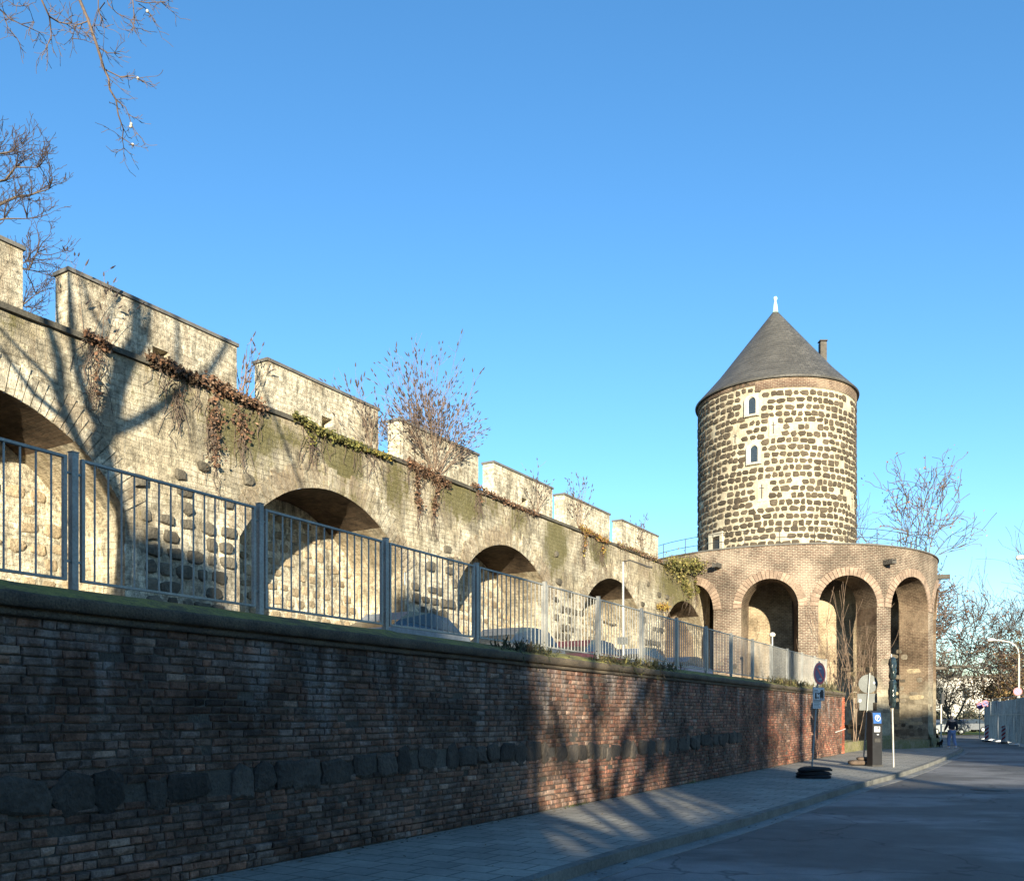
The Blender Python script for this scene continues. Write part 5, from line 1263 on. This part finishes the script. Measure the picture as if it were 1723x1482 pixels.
def rsign(px,py,Y,label,r=.36,base=-.1):
    c=at(px,py,Y); th=thing('parking_sign',(c.x,Y,base),label,'road sign','round blue no stopping signs at the site'); m=MB(); m.tube([(c.x,Y+.05,base),(c.x,Y+.05,c.z+r)],.035,6); m.build('pole',MAT['galv'],th)
    n_=Vector((-.3,-.95,0)).normalized(); m=MB(); disc(m,c,n_,r,.02,28,1); disc(m,c,n_,r*.8,.026,28,2)
    for sg in (1,-1): poly(m,c,n_,[(-sg*r*.55-.014,r*.55-.014),(-sg*r*.55+.014,r*.55+.014),(sg*r*.55+.014,-r*.55+.014),(sg*r*.55-.014,-r*.55-.014)][::sg],.0145+.001*sg,1)
    m.build('sign_disc',[MAT['signwhite'],MAT['signred'],MAT['signblue']],th); return th
rsign(1657.5,1183.5,64,'round blue sign in front at the near end of the sheeted fence',.25)
rsign(1648.5,1187,68,'round blue sign half hidden behind the other at the fence end',.27)
rsign(1712,1163,58,'purplish round sign above the top of the site fence',.26)
def lamp(px,py,Y,label,polepx,cat='street lamp'):
    h=at(px,py,Y); b=at(polepx,py,Y); th=thing('street_lamp',(b.x,Y,-.1),label,cat); m=MB(); z1=h.z
    dx=h.x-b.x; m.tube([(b.x,Y,-.1),(b.x,Y,z1*.55),(b.x,Y,z1-1.1)],[.09,.07,.06],8); m.build('pole',MAT['lampwhite'],th)
    m=MB(); m.tube([(b.x,Y,z1-1.1),(b.x+dx*.03,Y,z1-.7),(b.x+dx*.12,Y,z1-.35),(b.x+dx*.3,Y,z1-.12),(b.x+dx*.6,Y,z1),(b.x+dx*.8,Y,z1+.02)],.05,8); m.build('arm',MAT['lampwhite'],th)
    m=MB(); vs=[]; 
    m.tube([(b.x+dx*.74,Y,z1+.04),(b.x+dx*.85,Y,z1+.05),(b.x+dx*.98,Y,z1+.02),(b.x+dx*1.0,Y,z1+.0)],[.05,.13,.12,.03],8); m.build('lamp_head',MAT['white'],th)
lamp(1661,1077,66,'curved cream street lamp in front of the brown bushy tree',1714)
lamp(1709,939,46,'street lamp head poking in at the right edge against the sky',1775)
th=thing('traffic_pole',(at(1583,1205,66).x,66,-.1),'white pole with a small dark signal box beyond the bastion corner','pole'); q=at(1583,1167,66); m=MB(); m.tube([(q.x,66,-.1),(q.x,66,q.z)],.06,8); m.build('pole',MAT['lampwhite'],th); m=MB(); m.box((q.x+.04,65.9,q.z-.35),(.2,.2,.8)); m.build('signal_box',MAT['black'],th)
# far houses
def farhouse(x0,x1,y,h,mat,label,rows,cols_,roof=None,depth=8):
    th=thing('far_house',((x0+x1)/2,y,-.1),label,'house','houses beyond the lawn'); m=MB(); m.box(((x0+x1)/2,y+depth/2,h/2-.1),(x1-x0,depth,h)); m.build('wall',MAT[mat],th)
    r=MB()
    if roof: r.add([(x0-.2,y-.3,h-.15),(x1+.2,y-.3,h-.15),(x1+.2,y+depth/2,h+roof),(x0-.2,y+depth/2,h+roof),(x0-.2,y+depth+.3,h-.15),(x1+.2,y+depth+.3,h-.15)],[(0,1,2,3),(3,2,5,4),(0,3,4),(1,5,2)])
    else: r.box(((x0+x1)/2,y+depth/2,h),(x1-x0+.4,depth+.4,.25))
    r.build('roof',MAT['broof'] if roof else MAT['capmetal'],th)
    for i in range(rows):
        for k_ in range(cols_):
            cx=x0+(x1-x0)*(k_+.5)/cols_; zc=1.7+i*2.9; w_=MB(); w_.box((cx,y-.02,zc),(1.1,.1,1.5)); wo_=w_.build('window',MAT['white'],th); p_=MB(); p_.box((cx,y-.08,zc),(.9,.04,1.3)); po=p_.build('pane',MAT['glass']); po.parent=wo_
farhouse(52,62,112,6.6,'bwhite','low white sunlit house beyond the lawn, between bastion corner and beacons',2,3)
farhouse(44,57.2,122,12.5,'bwhite','tall white apartment block just showing past the bastion corner',4,5)
farhouse(62.5,69,116,7.0,'jambstone','narrow yellowish house right of the low white house',2,2)
farhouse(72,84,118,7,'bred','red brick house mostly hidden behind the brown tree',2,5)
farhouse(86,104,122,10.5,'bwhite','long white block hidden behind the site fence at the far right',3,6,3)
for (x,y,nm,lab,rz) in ((41.8,86.5,'silver','silver car far off just past the bastion corner',.2),(44.2,91,'dark blue','dark blue car far off beside the white pole',.2),(50.5,99,'grey','grey car parked on the far side of the lawn',.1),(55,99.5,'silver','silver car at the right end of the row beyond the lawn',.1),(46.0,99.2,'dark red','dark red car beyond the lawn behind the walker',.1)):
    car((x,y,-.1),rz,MAT['car '+nm],lab)
def shrub(x,y,h,r,label,seed):
    rg=random.Random(seed); th=thing('garden_shrub',(x,y,-.1),label,'shrub','shrubs beyond the lawn'); m=MB(); l_=MB(); tips=[]
    for _ in range(12): grow(m,(x,y,-.1),(rg.gauss(0,.5),rg.gauss(0,.5),1),h*.6,.04,1,rg,.8,.1,nch=(0,5,4),rmin=.012,tips=tips)
    m.build('stems',MAT['darktwig'],th)
    for _ in range(1500):
        p,d=rg.choice(tips); q=p+Vector((rg.gauss(0,.3),rg.gauss(0,.3),rg.gauss(0,.25))); a=Vector((rg.gauss(0,1),rg.gauss(0,1),rg.gauss(0,1))).normalized()*.11; b=a.orthogonal().normalized()*.07; l_.add([q-a,q+b,q+a,q-b],[(0,1,2,3)],rg.choice([(.05,.06,.03),(.08,.075,.04),(.04,.05,.03)]))
    l_.build('leaves',MAT['leaf'],th)
shrub(54.5,104,3.2,2,'dark rounded shrub in front of the low white house',1); shrub(59.5,103,3.6,2,'taller dark shrub at the right end of the lawn',2); shrub(49.5,103.5,2.4,2,'low dark shrub behind the walker',3)
for i,(x,y,h) in enumerate(((78,130,14),(93,128,15),(66,132,15),(108,125,14))):
    tree('distant_tree',(x,y,-.1),h,['grey leafless tree far behind the red brick house','tall distant tree beyond the long white block','distant tree filling the sky gap left of the brown tree','most distant tree at the far right end of the row'][i],'tree',90+i,tr=.3,tmat='twig',trunk_f=.25,limbs=6,limb_l=.36,spread=.8,nch=(5,5,4),group='distant trees',rmin=.03)
# fallen leaves and grit along the wall foot and the gutter
lf=MB(); rg=random.Random(77)
for _ in range(1500):
    if rg.random()<.5: s=rg.uniform(6,44); q=PL(s,.10+abs(rg.gauss(0,.12)),.006)
    elif rg.random()<.6:
        i=rg.randrange(len(KR)-1); d=(KR[i+1]-KR[i]).normalized(); q=KR[i]+d*rg.random()+Vector((d.y,-d.x,0))*(.12+abs(rg.gauss(0,.12))); q.z=-.105
    else:
        s=rg.uniform(6,40); q=PL(s,rg.uniform(.2,3.2),.006)
    a=rg.uniform(0,6.28); z_=rg.uniform(.012,.032); b=Vector((math.cos(a),math.sin(a),rg.uniform(-.2,.3)))*z_; c_=Vector((-math.sin(a),math.cos(a),rg.uniform(-.2,.3)))*z_*.6
    lf.add([q-b,q-c_,q+b,q+c_],[(0,1,2,3)],rg.choice([(.10,.07,.04),(.15,.10,.05),(.06,.045,.03),(.20,.15,.08)]))
o=lf.build('fallen_leaves',MAT['leaf']); tag(o,'scattered small dead leaves along the wall foot and the gutter','leaves',kind='stuff')
